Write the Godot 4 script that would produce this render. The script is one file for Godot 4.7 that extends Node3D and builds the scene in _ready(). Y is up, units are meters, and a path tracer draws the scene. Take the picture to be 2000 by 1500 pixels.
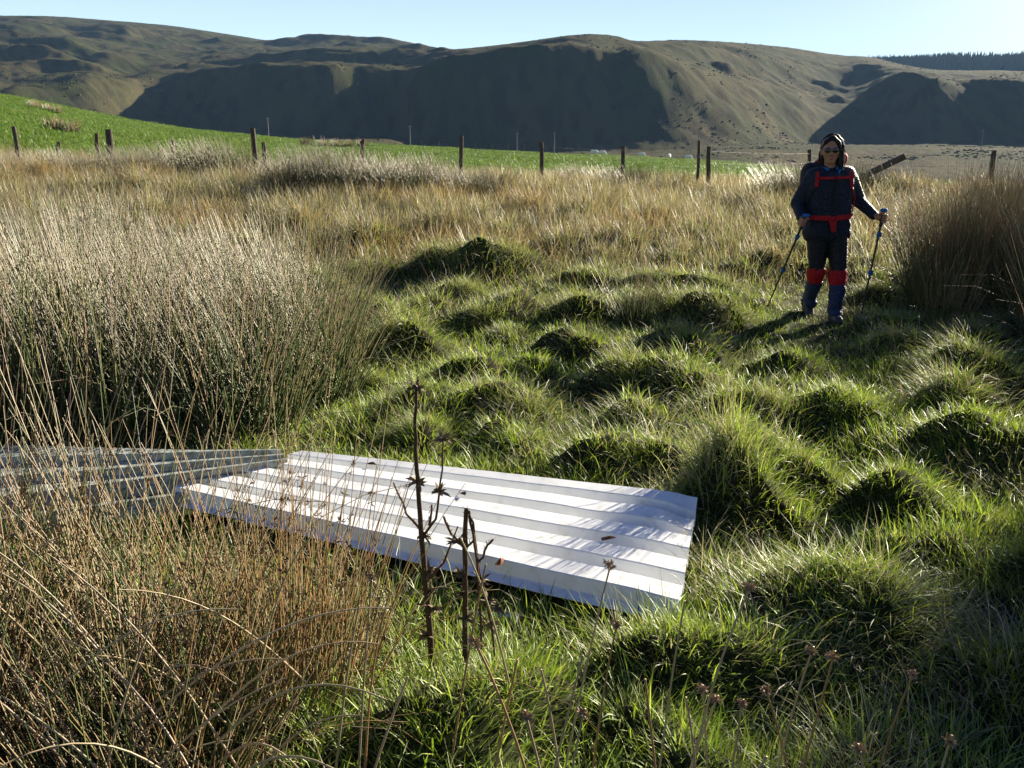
extends Node3D
# An autumn bog in a valley: white profiled sheets among rushes, a hiker with poles, a pasture, bracken hills.

var rng := RandomNumberGenerator.new()
var taken := {}
var M := {}

func _ready():
	# camera, sky, sun, exposure
	var cam := Camera3D.new()
	cam.name = "camera"
	cam.fov = 42.65
	cam.near = 0.05
	cam.far = 6000.0
	cam.position = Vector3(0, 1.5, 0)
	cam.rotation_degrees = Vector3(-13.466, 0, 0)
	add_child(cam)
	cam.current = true
	var sky_mat := ProceduralSkyMaterial.new()
	sky_mat.sky_top_color = Color(0.10, 0.22, 0.46)
	sky_mat.sky_horizon_color = Color(0.85, 0.965, 1.0)
	sky_mat.sky_curve = 0.155
	sky_mat.ground_bottom_color = Color(0.16, 0.17, 0.11)
	sky_mat.ground_horizon_color = Color(0.35, 0.38, 0.35)
	sky_mat.sun_angle_max = 60.0
	sky_mat.sun_curve = 0.22
	var sky := Sky.new()
	sky.sky_material = sky_mat
	var env := Environment.new()
	env.background_mode = Environment.BG_SKY
	env.sky = sky
	env.background_energy_multiplier = 0.385
	env.tonemap_mode = Environment.TONE_MAPPER_LINEAR
	env.tonemap_exposure = 4.0
	env.fog_enabled = true
	env.fog_density = 0.00007
	env.fog_light_color = Color(0.62, 0.80, 1.0)
	env.sdfgi_enabled = true
	env.ssao_enabled = true
	env.ssil_enabled = true
	var we := WorldEnvironment.new()
	we.name = "environment"
	we.environment = env
	add_child(we)
	var sun := DirectionalLight3D.new()
	sun.name = "sun"
	sun.light_energy = 1.6
	sun.light_color = Color(1.0, 0.955, 0.87)
	sun.light_angular_distance = 0.5
	sun.shadow_enabled = true
	sun.rotation = Vector3(-deg_to_rad(SUN_UP), PI - deg_to_rad(SUN_ROUND), 0)
	add_child(sun)
	rng.seed = 11
	build_materials()
	build_all()

const SUN_UP := 19.5      # degrees above the horizon
const SUN_ROUND := 43.0   # degrees to the right of straight ahead
const FOOT := [Vector3(-0.8578, 7.4, 430), Vector3(-0.5046, 7.5, 440), Vector3(-0.4038, 7.4, 460), Vector3(-0.3383, 7.0, 505), Vector3(-0.2929, 7.1, 515), Vector3(-0.2020, 6.8, 490), Vector3(-0.1565, 6.8, 488), Vector3(-0.1161, 7.0, 512), Vector3(-0.0961, 2.7, 488), Vector3(-0.0506, 0.6, 470), Vector3(0.0760, -0.0, 455), Vector3(0.1520, 0.1, 452), Vector3(0.1974, 2.2, 456), Vector3(0.2226, 3.1, 466), Vector3(0.2629, 4.0, 515), Vector3(0.3034, 4.5, 560), Vector3(0.3488, 5.0, 600), Vector3(0.3843, 4.7, 590), Vector3(0.4197, 3.9, 555), Vector3(0.4552, 3.7, 560), Vector3(0.5059, 3.2, 560), Vector3(0.8603, 2.3, 560)]
const BROW := [Vector3(-0.8467, 36.8, 520), Vector3(-0.4993, 29.0, 480), Vector3(-0.4487, 33.6, 510), Vector3(-0.4134, 37.4, 530), Vector3(-0.3789, 37.3, 560), Vector3(-0.3534, 43.7, 605), Vector3(-0.3284, 44.8, 605), Vector3(-0.2983, 46.1, 592), Vector3(-0.2385, 44.5, 560), Vector3(-0.1789, 44.1, 548), Vector3(-0.1491, 44.5, 560), Vector3(-0.1044, 42.3, 548), Vector3(-0.0845, 41.6, 528), Vector3(-0.0645, 45.5, 530), Vector3(-0.0297, 48.7, 530), Vector3(0.0000, 51.0, 530), Vector3(0.0297, 52.8, 528), Vector3(0.0544, 54.0, 530), Vector3(0.0742, 51.8, 528), Vector3(0.0990, 50.5, 530), Vector3(0.1187, 52.2, 532), Vector3(0.1437, 49.0, 536), Vector3(0.1689, 44.9, 548), Vector3(0.1992, 41.4, 580), Vector3(0.2395, 38.9, 622), Vector3(0.2800, 35.7, 664), Vector3(0.3154, 33.6, 700), Vector3(0.3450, 37.3, 700), Vector3(0.3733, 48.1, 668), Vector3(0.4086, 43.1, 632), Vector3(0.4388, 41.8, 640), Vector3(0.4731, 44.9, 640), Vector3(0.4985, 41.5, 625), Vector3(0.8467, 42.2, 600)]
const SHELF := [Vector3(-0.8427, 46.6, 520), Vector3(-0.4965, 49.6, 600), Vector3(-0.4468, 53.4, 640), Vector3(-0.3474, 62.3, 740), Vector3(-0.2977, 65.8, 770), Vector3(-0.2381, 64.0, 740), Vector3(-0.1785, 62.6, 715), Vector3(-0.1289, 61.7, 705), Vector3(-0.0843, 61.0, 690), Vector3(-0.0644, 61.9, 670), Vector3(-0.0297, 61.3, 640), Vector3(0.0000, 63.4, 640), Vector3(0.0296, 65.1, 630), Vector3(0.0543, 65.8, 620), Vector3(0.0740, 66.7, 620), Vector3(0.0988, 66.3, 630), Vector3(0.1186, 66.1, 640), Vector3(0.1632, 65.0, 660), Vector3(0.1981, 65.5, 700), Vector3(0.2381, 63.7, 745), Vector3(0.2783, 62.6, 790), Vector3(0.3181, 64.1, 830), Vector3(0.3425, 69.6, 840), Vector3(0.3777, 62.9, 800), Vector3(0.4079, 56.7, 760), Vector3(0.4380, 55.2, 760), Vector3(0.4727, 55.5, 760), Vector3(0.4977, 53.4, 740), Vector3(0.8457, 53.8, 720)]
const RIDGE := [Vector3(-0.8365, 124.6, 1050), Vector3(-0.4913, 147.5, 1180), Vector3(-0.4422, 150.7, 1210), Vector3(-0.3934, 150.3, 1240), Vector3(-0.3299, 147.4, 1270), Vector3(-0.2762, 140.0, 1290), Vector3(-0.2273, 131.0, 1290), Vector3(-0.2026, 130.0, 1280), Vector3(-0.1778, 128.2, 1250), Vector3(-0.1482, 126.5, 1250), Vector3(-0.1236, 123.3, 1230), Vector3(-0.0989, 116.7, 1180), Vector3(-0.0742, 99.6, 1050), Vector3(-0.0594, 75.8, 800), Vector3(-0.0297, 73.9, 760), Vector3(0.0000, 74.4, 740), Vector3(0.0296, 75.2, 720), Vector3(0.0543, 75.4, 700), Vector3(0.0740, 76.4, 700), Vector3(0.0987, 75.4, 700), Vector3(0.1186, 74.1, 720), Vector3(0.1630, 79.6, 770), Vector3(0.1976, 83.8, 820), Vector3(0.2373, 87.4, 880), Vector3(0.2772, 88.4, 930), Vector3(0.3172, 87.4, 980), Vector3(0.3471, 85.6, 980), Vector3(0.3775, 75.2, 930), Vector3(0.4077, 67.8, 890), Vector3(0.4377, 66.2, 880), Vector3(0.4725, 66.2, 880), Vector3(0.4974, 65.0, 870), Vector3(0.8447, 67.2, 850)]

func spline(pts: Array, s: float) -> Vector2:   # (height, depth) at the lateral slope s, smooth between control points
	var n := pts.size()
	var k := 0
	while k < n - 2 and pts[k + 1].x < s:
		k += 1
	var a: Vector3 = pts[maxi(k - 1, 0)]
	var b: Vector3 = pts[k]
	var c: Vector3 = pts[k + 1]
	var e: Vector3 = pts[mini(k + 2, n - 1)]
	var t := clampf((s - b.x) / (c.x - b.x), 0.0, 1.0)
	var w := c.x - b.x
	var ma := (c - a) / maxf(c.x - a.x, 1e-4) * w
	var mb := (e - b) / maxf(e.x - b.x, 1e-4) * w
	var t2 := t * t
	var t3 := t2 * t
	var r := b * (2 * t3 - 3 * t2 + 1) + ma * (t3 - 2 * t2 + t) + c * (3 * t2 - 2 * t3) + mb * (t3 - t2)
	return Vector2(r.y, r.z)

func pchip(xs: Array, ys: Array, x: float) -> float:   # monotone piecewise cubic
	var n := xs.size()
	if x <= xs[0]: return ys[0]
	if x >= xs[n - 1]: return ys[n - 1]
	var k := 0
	while xs[k + 1] < x:
		k += 1
	var h: float = xs[k + 1] - xs[k]
	var dl: float = (ys[k + 1] - ys[k]) / h
	var m0 := dl
	var m1 := dl
	if k > 0:
		var dp: float = (ys[k] - ys[k - 1]) / (xs[k] - xs[k - 1])
		m0 = 0.0 if dp * dl <= 0 else 2.0 * dp * dl / (dp + dl)
	if k < n - 2:
		var dn: float = (ys[k + 2] - ys[k + 1]) / (xs[k + 2] - xs[k + 1])
		m1 = 0.0 if dn * dl <= 0 else 2.0 * dn * dl / (dn + dl)
	var t: float = (x - xs[k]) / h
	var t2 := t * t
	var t3 := t2 * t
	return ys[k] * (2 * t3 - 3 * t2 + 1) + m0 * h * (t3 - 2 * t2 + t) + ys[k + 1] * (3 * t2 - 2 * t3) + m1 * h * (t3 - t2)

func grid_mesh(verts: PackedVector3Array, cols: PackedColorArray, nx: int, ny: int) -> ArrayMesh:
	var normals := PackedVector3Array()
	normals.resize(nx * ny)
	var idx := PackedInt32Array()
	idx.resize((nx - 1) * (ny - 1) * 6)
	var o := 0
	for j in ny:
		for i in nx:
			var dx := verts[j * nx + mini(i + 1, nx - 1)] - verts[j * nx + maxi(i - 1, 0)]
			var dy := verts[mini(j + 1, ny - 1) * nx + i] - verts[maxi(j - 1, 0) * nx + i]
			var nn := dx.cross(dy)
			if nn.y < 0: nn = -nn
			normals[j * nx + i] = nn.normalized()
			if i < nx - 1 and j < ny - 1:
				var a := j * nx + i
				idx[o] = a; idx[o + 1] = a + nx; idx[o + 2] = a + 1
				idx[o + 3] = a + 1; idx[o + 4] = a + nx; idx[o + 5] = a + nx + 1
				o += 6
	var arr := []
	arr.resize(Mesh.ARRAY_MAX)
	arr[Mesh.ARRAY_VERTEX] = verts
	arr[Mesh.ARRAY_NORMAL] = normals
	arr[Mesh.ARRAY_COLOR] = cols
	arr[Mesh.ARRAY_INDEX] = idx
	var m := ArrayMesh.new()
	m.add_surface_from_arrays(Mesh.PRIMITIVE_TRIANGLES, arr)
	return m

func noise(sd: int, freq: float, octaves := 4) -> FastNoiseLite:
	var n := FastNoiseLite.new()
	n.seed = sd
	n.noise_type = FastNoiseLite.TYPE_SIMPLEX_SMOOTH
	n.frequency = freq
	n.fractal_octaves = octaves
	return n

func knoll(x: float, d: float, at: Vector2, rx: float, rd: float, h: float) -> float:
	var q := ((x - at.x) / rx) ** 2 + ((d - at.y) / (rd * (0.42 if d < at.y else 1.3))) ** 2
	return h * exp(-q) if q < 9.0 else 0.0

var hill_grid := PackedVector3Array()
var hill_nx := 0
var hill_ny := 0

func build_hills():
	var nx := 520
	var ny := 340
	var n1 := noise(3, 1.0 / 130.0, 4)
	var n2 := noise(5, 1.0 / 26.0, 3)
	var n3 := noise(9, 1.0 / 7.0, 2)
	var nc := noise(21, 1.0 / 60.0, 4)
	var nd := noise(23, 1.0 / 11.0, 3)
	var verts := PackedVector3Array()
	var cols := PackedColorArray()
	verts.resize(nx * ny)
	cols.resize(nx * ny)
	for i in nx:
		var s := lerpf(-0.78, 0.78, float(i) / (nx - 1))
		var foot := spline(FOOT, s)
		var brow := spline(BROW, s)
		var shelf := spline(SHELF, s)
		var ridge := spline(RIDGE, s)
		var xs := [170.0, foot.y - 120.0, foot.y, lerpf(foot.y, brow.y, 0.85), brow.y, shelf.y - 0.35 * (shelf.y - brow.y), shelf.y, ridge.y, ridge.y + 250.0, ridge.y + 900.0]
		var ys := [-9.0, foot.x - 3.0, foot.x, lerpf(foot.x, brow.x, 0.90), brow.x, brow.x + 0.45 * (shelf.x - brow.x), shelf.x, ridge.x, ridge.x - 12.0, ridge.x - 90.0]
		var es := []
		for q in xs.size(): es.append((ys[q] - 1.5) / xs[q])
		var near_knolls := []
		for k in KNOLLS:
			if absf(s * k[0].y - k[0].x) < k[1] * 2.6 + k[2] * 1.5: near_knolls.append(k)
		for j in ny:
			var q := float(j) / (ny - 1)
			var d := lerpf(170.0, 1900.0, 0.62 * q + 0.38 * q * q * q)
			var x := s * d
			var h := 1.5 + d * pchip(xs, es, d)   # between the lines by slope of sight, so that the brows stay brows
			var steep := smoothstep(foot.y - 40.0, foot.y + 60.0, d)
			var keep := 1.0 - 0.96 * exp(-((d - ridge.y) / 130.0) ** 2)
			h += (n1.get_noise_2d(x, d) * 3.8 + n2.get_noise_2d(x, d) * 1.6) * steep * keep + n3.get_noise_2d(x, d) * 0.5
			for k in near_knolls:
				h += knoll(x, d, k[0], k[1], k[2], k[3]) * keep
			verts[j * nx + i] = Vector3(x, h, -d)
			# patches of bent grass, bracken and heather, by noise alone
			var c := nc.get_noise_2d(x, d * 0.6)
			var c2 := nd.get_noise_2d(x, d * 0.5)
			var col := Color(0.108, 0.092, 0.046).lerp(Color(0.064, 0.074, 0.028), clampf(0.5 + c * 1.3, 0, 1))
			col = col.lerp(Color(0.060, 0.052, 0.033), clampf((c2 - 0.06) * 4.0, 0, 0.85))
			cols[j * nx + i] = col
	hill_grid = verts
	hill_nx = nx
	hill_ny = ny
	var o := MeshInstance3D.new()
	o.name = "hills"
	o.mesh = grid_mesh(verts, cols, nx, ny)
	o.material_override = M.hill
	o.set_meta("kind", "structure")
	o.set_meta("label", "rough brown and olive moorland hills across the valley")
	add_child(o)

# low dark clumps of heather and rock that roughen the slopes
func build_heather():
	var meshes := []
	for k in 3:
		var s := Shape.new()
		var top := Vector3(0, 0.5, 0)
		var ring := []
		for q in 9:
			var a := TAU * q / 9.0
			var r := rng.randf_range(0.7, 1.2)
			ring.append([Vector3(sin(a) * r, -0.25, cos(a) * r), Vector3(sin(a) * r * 0.65, rng.randf_range(0.25, 0.5), cos(a) * r * 0.65)])
		for q in 9:
			var u: Array = ring[q]
			var w: Array = ring[(q + 1) % 9]
			var c := vary(Color(0.056, 0.060, 0.028), 0.25)
			s.tri(u[0], u[1], w[0], c)
			s.tri(u[1], w[1], w[0], c)
			s.tri(u[1], top, w[1], c)
		meshes.append(s.mesh())
	var o := Node3D.new()
	o.name = "heather_clumps"
	add_child(o)
	tag(o, "dark heather clumps and rocks dotted over the hill slopes", "heather", "", "stuff")
	var where := noise(131, 1.0 / 90.0, 4)
	var spots := []
	while spots.size() < 13000:
		var i := rng.randi_range(0, hill_nx - 2)
		var j := rng.randi_range(30, hill_ny - 60)
		var f := rng.randf()
		var p := hill_grid[j * hill_nx + i].lerp(hill_grid[(j + 1) * hill_nx + i + 1], f)
		if -p.z < 300.0 or -p.z > 1300.0 or where.get_noise_2d(p.x, p.z) < rng.randf_range(-0.02, 0.45): continue
		var z := 0.3 + 0.75 * rng.randf() ** 2
		spots.append(Transform3D(Basis(Vector3.UP, rng.randf() * TAU).scaled(Vector3(z, z * rng.randf_range(0.6, 1.2), z * rng.randf_range(0.7, 1.6))), p))
	for k in 3:
		var mm := MultiMesh.new()
		mm.transform_format = MultiMesh.TRANSFORM_3D
		mm.mesh = meshes[k]
		mm.instance_count = spots.size() / 3
		for q in mm.instance_count: mm.set_instance_transform(q, spots[q * 3 + k])
		var m := MultiMeshInstance3D.new()
		m.name = "clumps"
		m.multimesh = mm
		m.material_override = M.conifer
		o.add_child(m, true)
		tag(m, "", "", "", "stuff")

const KNOLLS := [[Vector2(-404, 960), 34.0, 26.0, 4.0], [Vector2(-378, 985), 22.0, 20.0, 4.0], [Vector2(-358, 990), 16.0, 16.0, 2.5], [Vector2(-268, 1010), 18.0, 16.0, 2.5], [Vector2(-310, 1010), 14.0, 12.0, 5.0], [Vector2(-348, 1050), 30.0, 14.0, 2.0], [Vector2(-192, 1080), 60.0, 30.0, 8.0], [Vector2(-231, 1060), 30.0, 20.0, 6.0], [Vector2(-128, 1080), 40.0, 20.0, 6.0], [Vector2(-326, 740), 26.0, 16.0, 7.0], [Vector2(-365, 760), 20.0, 16.0, 7.0], [Vector2(-298, 640), 26.0, 20.0, 9.0], [Vector2(-264, 620), 22.0, 16.0, 7.0], [Vector2(-275, 700), 20.0, 14.0, 6.0], [Vector2(-412, 900), 20.0, 14.0, 5.0], [Vector2(-485, 1000), 40.0, 18.0, 6.0], [Vector2(-433, 880), 20.0, 18.0, 7.0], [Vector2(164, 830), 36.0, 12.0, 3.0], [Vector2(161, 740), 22.0, 12.0, 6.0], [Vector2(132, 760), 16.0, 10.0, 4.0], [Vector2(210, 850), 26.0, 12.0, 4.0], [Vector2(258, 900), 20.0, 14.0, 4.0], [Vector2(306, 980), 20.0, 14.0, 6.0], [Vector2(-178, 720), 60.0, 10.0, 4.0], [Vector2(-102, 690), 50.0, 10.0, 5.0], [Vector2(-135, 720), 40.0, 10.0, 4.0], [Vector2(-48, 610), 16.0, 14.0, 6.0], [Vector2(-296, 692), 13.0, 8.0, 1.7], [Vector2(-383, 1108), 19.0, 12.0, 2.2], [Vector2(-218, 781), 10.0, 7.0, 2.1], [Vector2(-91, 1062), 19.0, 12.0, 2.1], [Vector2(-375, 959), 18.0, 12.0, 4.1], [Vector2(-476, 948), 17.0, 10.0, 2.0], [Vector2(-213, 685), 21.0, 13.0, 3.1], [Vector2(-437, 1103), 16.0, 13.0, 4.0], [Vector2(-249, 851), 16.0, 10.0, 2.0], [Vector2(-415, 1054), 8.0, 7.0, 3.4], [Vector2(-370, 912), 14.0, 9.0, 4.5], [Vector2(-381, 850), 10.0, 11.0, 2.3], [Vector2(-376, 1020), 12.0, 10.0, 4.2], [Vector2(-332, 671), 11.0, 12.0, 3.3], [Vector2(-345, 808), 10.0, 10.0, 1.6], [Vector2(-219, 1096), 21.0, 12.0, 4.4], [Vector2(-422, 787), 21.0, 12.0, 2.7], [Vector2(-74, 956), 19.0, 9.0, 2.1], [Vector2(-230, 709), 13.0, 13.0, 2.5], [Vector2(-358, 662), 10.0, 12.0, 2.6], [Vector2(-276, 689), 21.0, 9.0, 2.1], [Vector2(-344, 668), 10.0, 11.0, 1.9], [Vector2(-467, 890), 11.0, 13.0, 1.9], [Vector2(-292, 1034), 13.0, 13.0, 2.9], [Vector2(-361, 849), 8.0, 9.0, 2.2], [Vector2(-111, 1063), 14.0, 7.0, 2.3], [Vector2(-317, 746), 11.0, 13.0, 1.9], [Vector2(-578, 1113), 15.0, 13.0, 2.7], [Vector2(-96, 973), 19.0, 12.0, 3.0], [Vector2(-373, 747), 20.0, 13.0, 4.3], [Vector2(-368, 975), 19.0, 11.0, 3.9], [Vector2(-276, 973), 17.0, 8.0, 4.3], [Vector2(-48, 677), 21.0, 13.0, 3.5], [Vector2(-574, 1098), 9.0, 13.0, 3.5], [Vector2(-373, 725), 16.0, 10.0, 3.7], [Vector2(-64, 751), 8.0, 13.0, 1.5], [Vector2(-77, 699), 19.0, 12.0, 4.1], [Vector2(-296, 1088), 10.0, 11.0, 2.5], [Vector2(-107, 1034), 14.0, 10.0, 1.6], [Vector2(-498, 943), 14.0, 13.0, 3.3], [Vector2(-393, 824), 18.0, 10.0, 1.5], [Vector2(-138, 1062), 9.0, 10.0, 2.6], [Vector2(-124, 798), 11.0, 10.0, 4.4], [Vector2(-347, 698), 16.0, 13.0, 3.0], [Vector2(-355, 1077), 18.0, 7.0, 4.1], [Vector2(-355, 794), 19.0, 9.0, 3.9], [Vector2(-501, 1085), 10.0, 8.0, 3.0], [Vector2(-345, 916), 20.0, 11.0, 1.5], [Vector2(-358, 917), 14.0, 12.0, 3.0], [Vector2(-388, 765), 19.0, 9.0, 3.8], [Vector2(-54, 959), 17.0, 11.0, 2.4], [Vector2(-81, 878), 20.0, 9.0, 4.1], [Vector2(-148, 952), 14.0, 7.0, 3.8], [Vector2(-357, 977), 9.0, 7.0, 1.9], [Vector2(-105, 730), 20.0, 9.0, 3.2], [Vector2(-355, 956), 9.0, 9.0, 4.3], [Vector2(-444, 973), 12.0, 9.0, 1.6], [Vector2(-601, 1124), 19.0, 12.0, 3.9], [Vector2(-52, 720), 16.0, 10.0, 3.2], [Vector2(-82, 1027), 21.0, 7.0, 3.5], [Vector2(224, 871), 12.0, 9.0, 2.1], [Vector2(236, 765), 11.0, 9.0, 2.9], [Vector2(132, 711), 9.0, 8.0, 3.5], [Vector2(231, 764), 10.0, 9.0, 2.1], [Vector2(132, 644), 7.0, 8.0, 2.9], [Vector2(185, 752), 15.0, 8.0, 1.8], [Vector2(129, 941), 15.0, 9.0, 2.7], [Vector2(124, 668), 8.0, 6.0, 3.4], [Vector2(265, 881), 7.0, 6.0, 2.1], [Vector2(215, 690), 13.0, 8.0, 2.6], [Vector2(226, 721), 11.0, 6.0, 1.7], [Vector2(96, 738), 7.0, 6.0, 3.5], [Vector2(166, 915), 13.0, 8.0, 2.8], [Vector2(285, 912), 13.0, 8.0, 2.9], [Vector2(217, 811), 11.0, 6.0, 3.2], [Vector2(145, 661), 7.0, 9.0, 2.0], [Vector2(171, 851), 14.0, 7.0, 2.3], [Vector2(135, 648), 14.0, 6.0, 3.4], [Vector2(106, 688), 14.0, 9.0, 2.0], [Vector2(184, 787), 13.0, 6.0, 3.2], [Vector2(276, 859), 15.0, 9.0, 2.3], [Vector2(262, 898), 11.0, 6.0, 2.7], [Vector2(224, 734), 12.0, 9.0, 2.7], [Vector2(110, 835), 8.0, 9.0, 2.8], [Vector2(169, 917), 12.0, 7.0, 3.2], [Vector2(275, 916), 14.0, 8.0, 2.9], [Vector2(196, 803), 15.0, 7.0, 1.7], [Vector2(211, 794), 11.0, 8.0, 2.0], [Vector2(108, 662), 13.0, 9.0, 2.9], [Vector2(139, 943), 14.0, 8.0, 1.5], [Vector2(242, 833), 12.0, 6.0, 3.0], [Vector2(103, 788), 7.0, 7.0, 3.3], [Vector2(243, 892), 8.0, 7.0, 2.7], [Vector2(100, 767), 15.0, 9.0, 3.2], [Vector2(156, 854), 13.0, 8.0, 2.4], [Vector2(102, 645), 14.0, 9.0, 2.1], [Vector2(209, 766), 12.0, 9.0, 2.1], [Vector2(177, 719), 11.0, 6.0, 2.0], [Vector2(167, 923), 7.0, 9.0, 1.7], [Vector2(221, 691), 6.0, 6.0, 3.4]]

# ---------- naming and tagging ----------
func numbered(called: String) -> String:
	var k: int = taken.get(called, 0)
	taken[called] = k + 1
	return called if k == 0 else "%s_%03d" % [called, k]

func tag(o: Node, label := "", category := "", group := "", kind := "") -> Node:
	if label: o.set_meta("label", label)
	if category: o.set_meta("category", category)
	if group: o.set_meta("group", group)
	if kind: o.set_meta("kind", kind)
	return o

func base(called: String, at: Vector3, turn := 0.0) -> Node3D:
	var o := Node3D.new()
	o.name = numbered(called)
	o.position = at
	o.rotation.y = turn
	add_child(o)
	return o

func part(called: String, mesh: Mesh, mat: Material, parent: Node, at := Vector3.ZERO) -> MeshInstance3D:
	var o := MeshInstance3D.new()
	o.name = called
	o.mesh = mesh
	o.material_override = mat
	o.position = at
	parent.add_child(o, true)
	return o

func solo(called: String, mesh: Mesh, mat: Material, at := Vector3.ZERO) -> MeshInstance3D:
	var o := MeshInstance3D.new()
	o.name = numbered(called)
	o.mesh = mesh
	o.material_override = mat
	o.position = at
	add_child(o)
	return o

# ---------- meshes out of ribbons, tubes and lathed rods ----------
class Shape:
	var v := PackedVector3Array()
	var n := PackedVector3Array()
	var c := PackedColorArray()
	var idx := PackedInt32Array()

	func quad(a: int, b: int, e: int, f: int):
		idx.append(a); idx.append(b); idx.append(e)
		idx.append(e); idx.append(b); idx.append(f)

	# a leaf blade: root, heading (radians), lean from upright at the root, bend gained along it, length, width
	func blade(root: Vector3, heading: float, lean: float, bend: float, length: float, width: float, segs: int, col: Color, twist := 0.0):
		var out := Vector3(sin(heading), 0, cos(heading))
		var side0 := Vector3(cos(heading), 0, -sin(heading))
		var p := root
		var step := length / segs
		for k in segs + 1:
			var t := float(k) / segs
			var a := lean + bend * t * t
			var dir := out * sin(a) + Vector3.UP * cos(a)
			var nn := (Vector3.UP * sin(a) - out * cos(a))
			var tw := twist * (0.4 + t)
			var side := side0 * cos(tw) + nn * sin(tw)
			var nor := nn * cos(tw) - side0 * sin(tw)
			var w := width * 0.5 * (1.0 - t * t * t * 0.97)
			v.append(p - side * w); v.append(p + side * w)
			n.append(nor); n.append(nor)
			c.append(col); c.append(col)
			if k < segs:
				var b := v.size()
				quad(b - 2, b - 1, b, b + 1)
			p += dir * step

	# a round stem through points, tapering
	func tube(pts: PackedVector3Array, r0: float, r1: float, sides: int, col: Color, col_tip := Color(-1, 0, 0), tip_from := 2.0, cap := false):
		var m := pts.size()
		var first := v.size()
		for k in m:
			var t := float(k) / (m - 1)
			var dir := (pts[mini(k + 1, m - 1)] - pts[maxi(k - 1, 0)]).normalized()
			var sx := dir.cross(Vector3(0.31, 0.11, 0.94)).normalized()
			var sy := sx.cross(dir)
			var r := lerpf(r0, r1, t)
			var cc := col_tip if t >= tip_from else col
			for q in sides:
				var a := TAU * q / sides
				var nn := sx * cos(a) + sy * sin(a)
				v.append(pts[k] + nn * r)
				n.append(nn)
				c.append(cc)
			if k > 0:
				var b0 := first + (k - 1) * sides
				for q in sides:
					var q1 := (q + 1) % sides
					quad(b0 + q, b0 + q1, b0 + sides + q, b0 + sides + q1)
		if cap:
			for e in [0, m - 1]:
				var b1: int = first + e * sides
				for q in range(1, sides - 1):
					idx.append(b1); idx.append(b1 + q); idx.append(b1 + q + 1)

	# six-faced block with its own axes
	func block(at: Vector3, x: Vector3, y: Vector3, z: Vector3, col := Color.WHITE):
		for f in [[x, y, z], [-x, z, y], [y, z, x], [-y, x, z], [z, x, y], [-z, y, x]]:
			var b := v.size()
			for q in [[-1, -1], [1, -1], [-1, 1], [1, 1]]:
				v.append(at + f[0] + f[1] * q[0] + f[2] * q[1])
				n.append(f[0].normalized())
				c.append(col)
			if f[2].cross(f[1]).dot(f[0]) > 0.0: quad(b, b + 1, b + 2, b + 3)
			else: quad(b, b + 2, b + 1, b + 3)

	func tri(a: Vector3, b: Vector3, e: Vector3, col: Color):
		var nn := (e - a).cross(b - a).normalized()
		var k := v.size()
		v.append(a); v.append(b); v.append(e)
		for q in 3:
			n.append(nn); c.append(col)
		idx.append(k); idx.append(k + 1); idx.append(k + 2)

	func mesh() -> ArrayMesh:
		var arr := []
		arr.resize(Mesh.ARRAY_MAX)
		arr[Mesh.ARRAY_VERTEX] = v
		arr[Mesh.ARRAY_NORMAL] = n
		arr[Mesh.ARRAY_COLOR] = c
		arr[Mesh.ARRAY_INDEX] = idx
		var m := ArrayMesh.new()
		m.add_surface_from_arrays(Mesh.PRIMITIVE_TRIANGLES, arr)
		return m

func vary(col: Color, amount: float) -> Color:
	var k := 1.0 + rng.randf_range(-amount, amount)
	return Color(col.r * k * (1.0 + rng.randf_range(-0.08, 0.08)), col.g * k, col.b * k * (1.0 + rng.randf_range(-0.12, 0.12)))

func pick(list: Array):
	return list[rng.randi() % list.size()]

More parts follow.
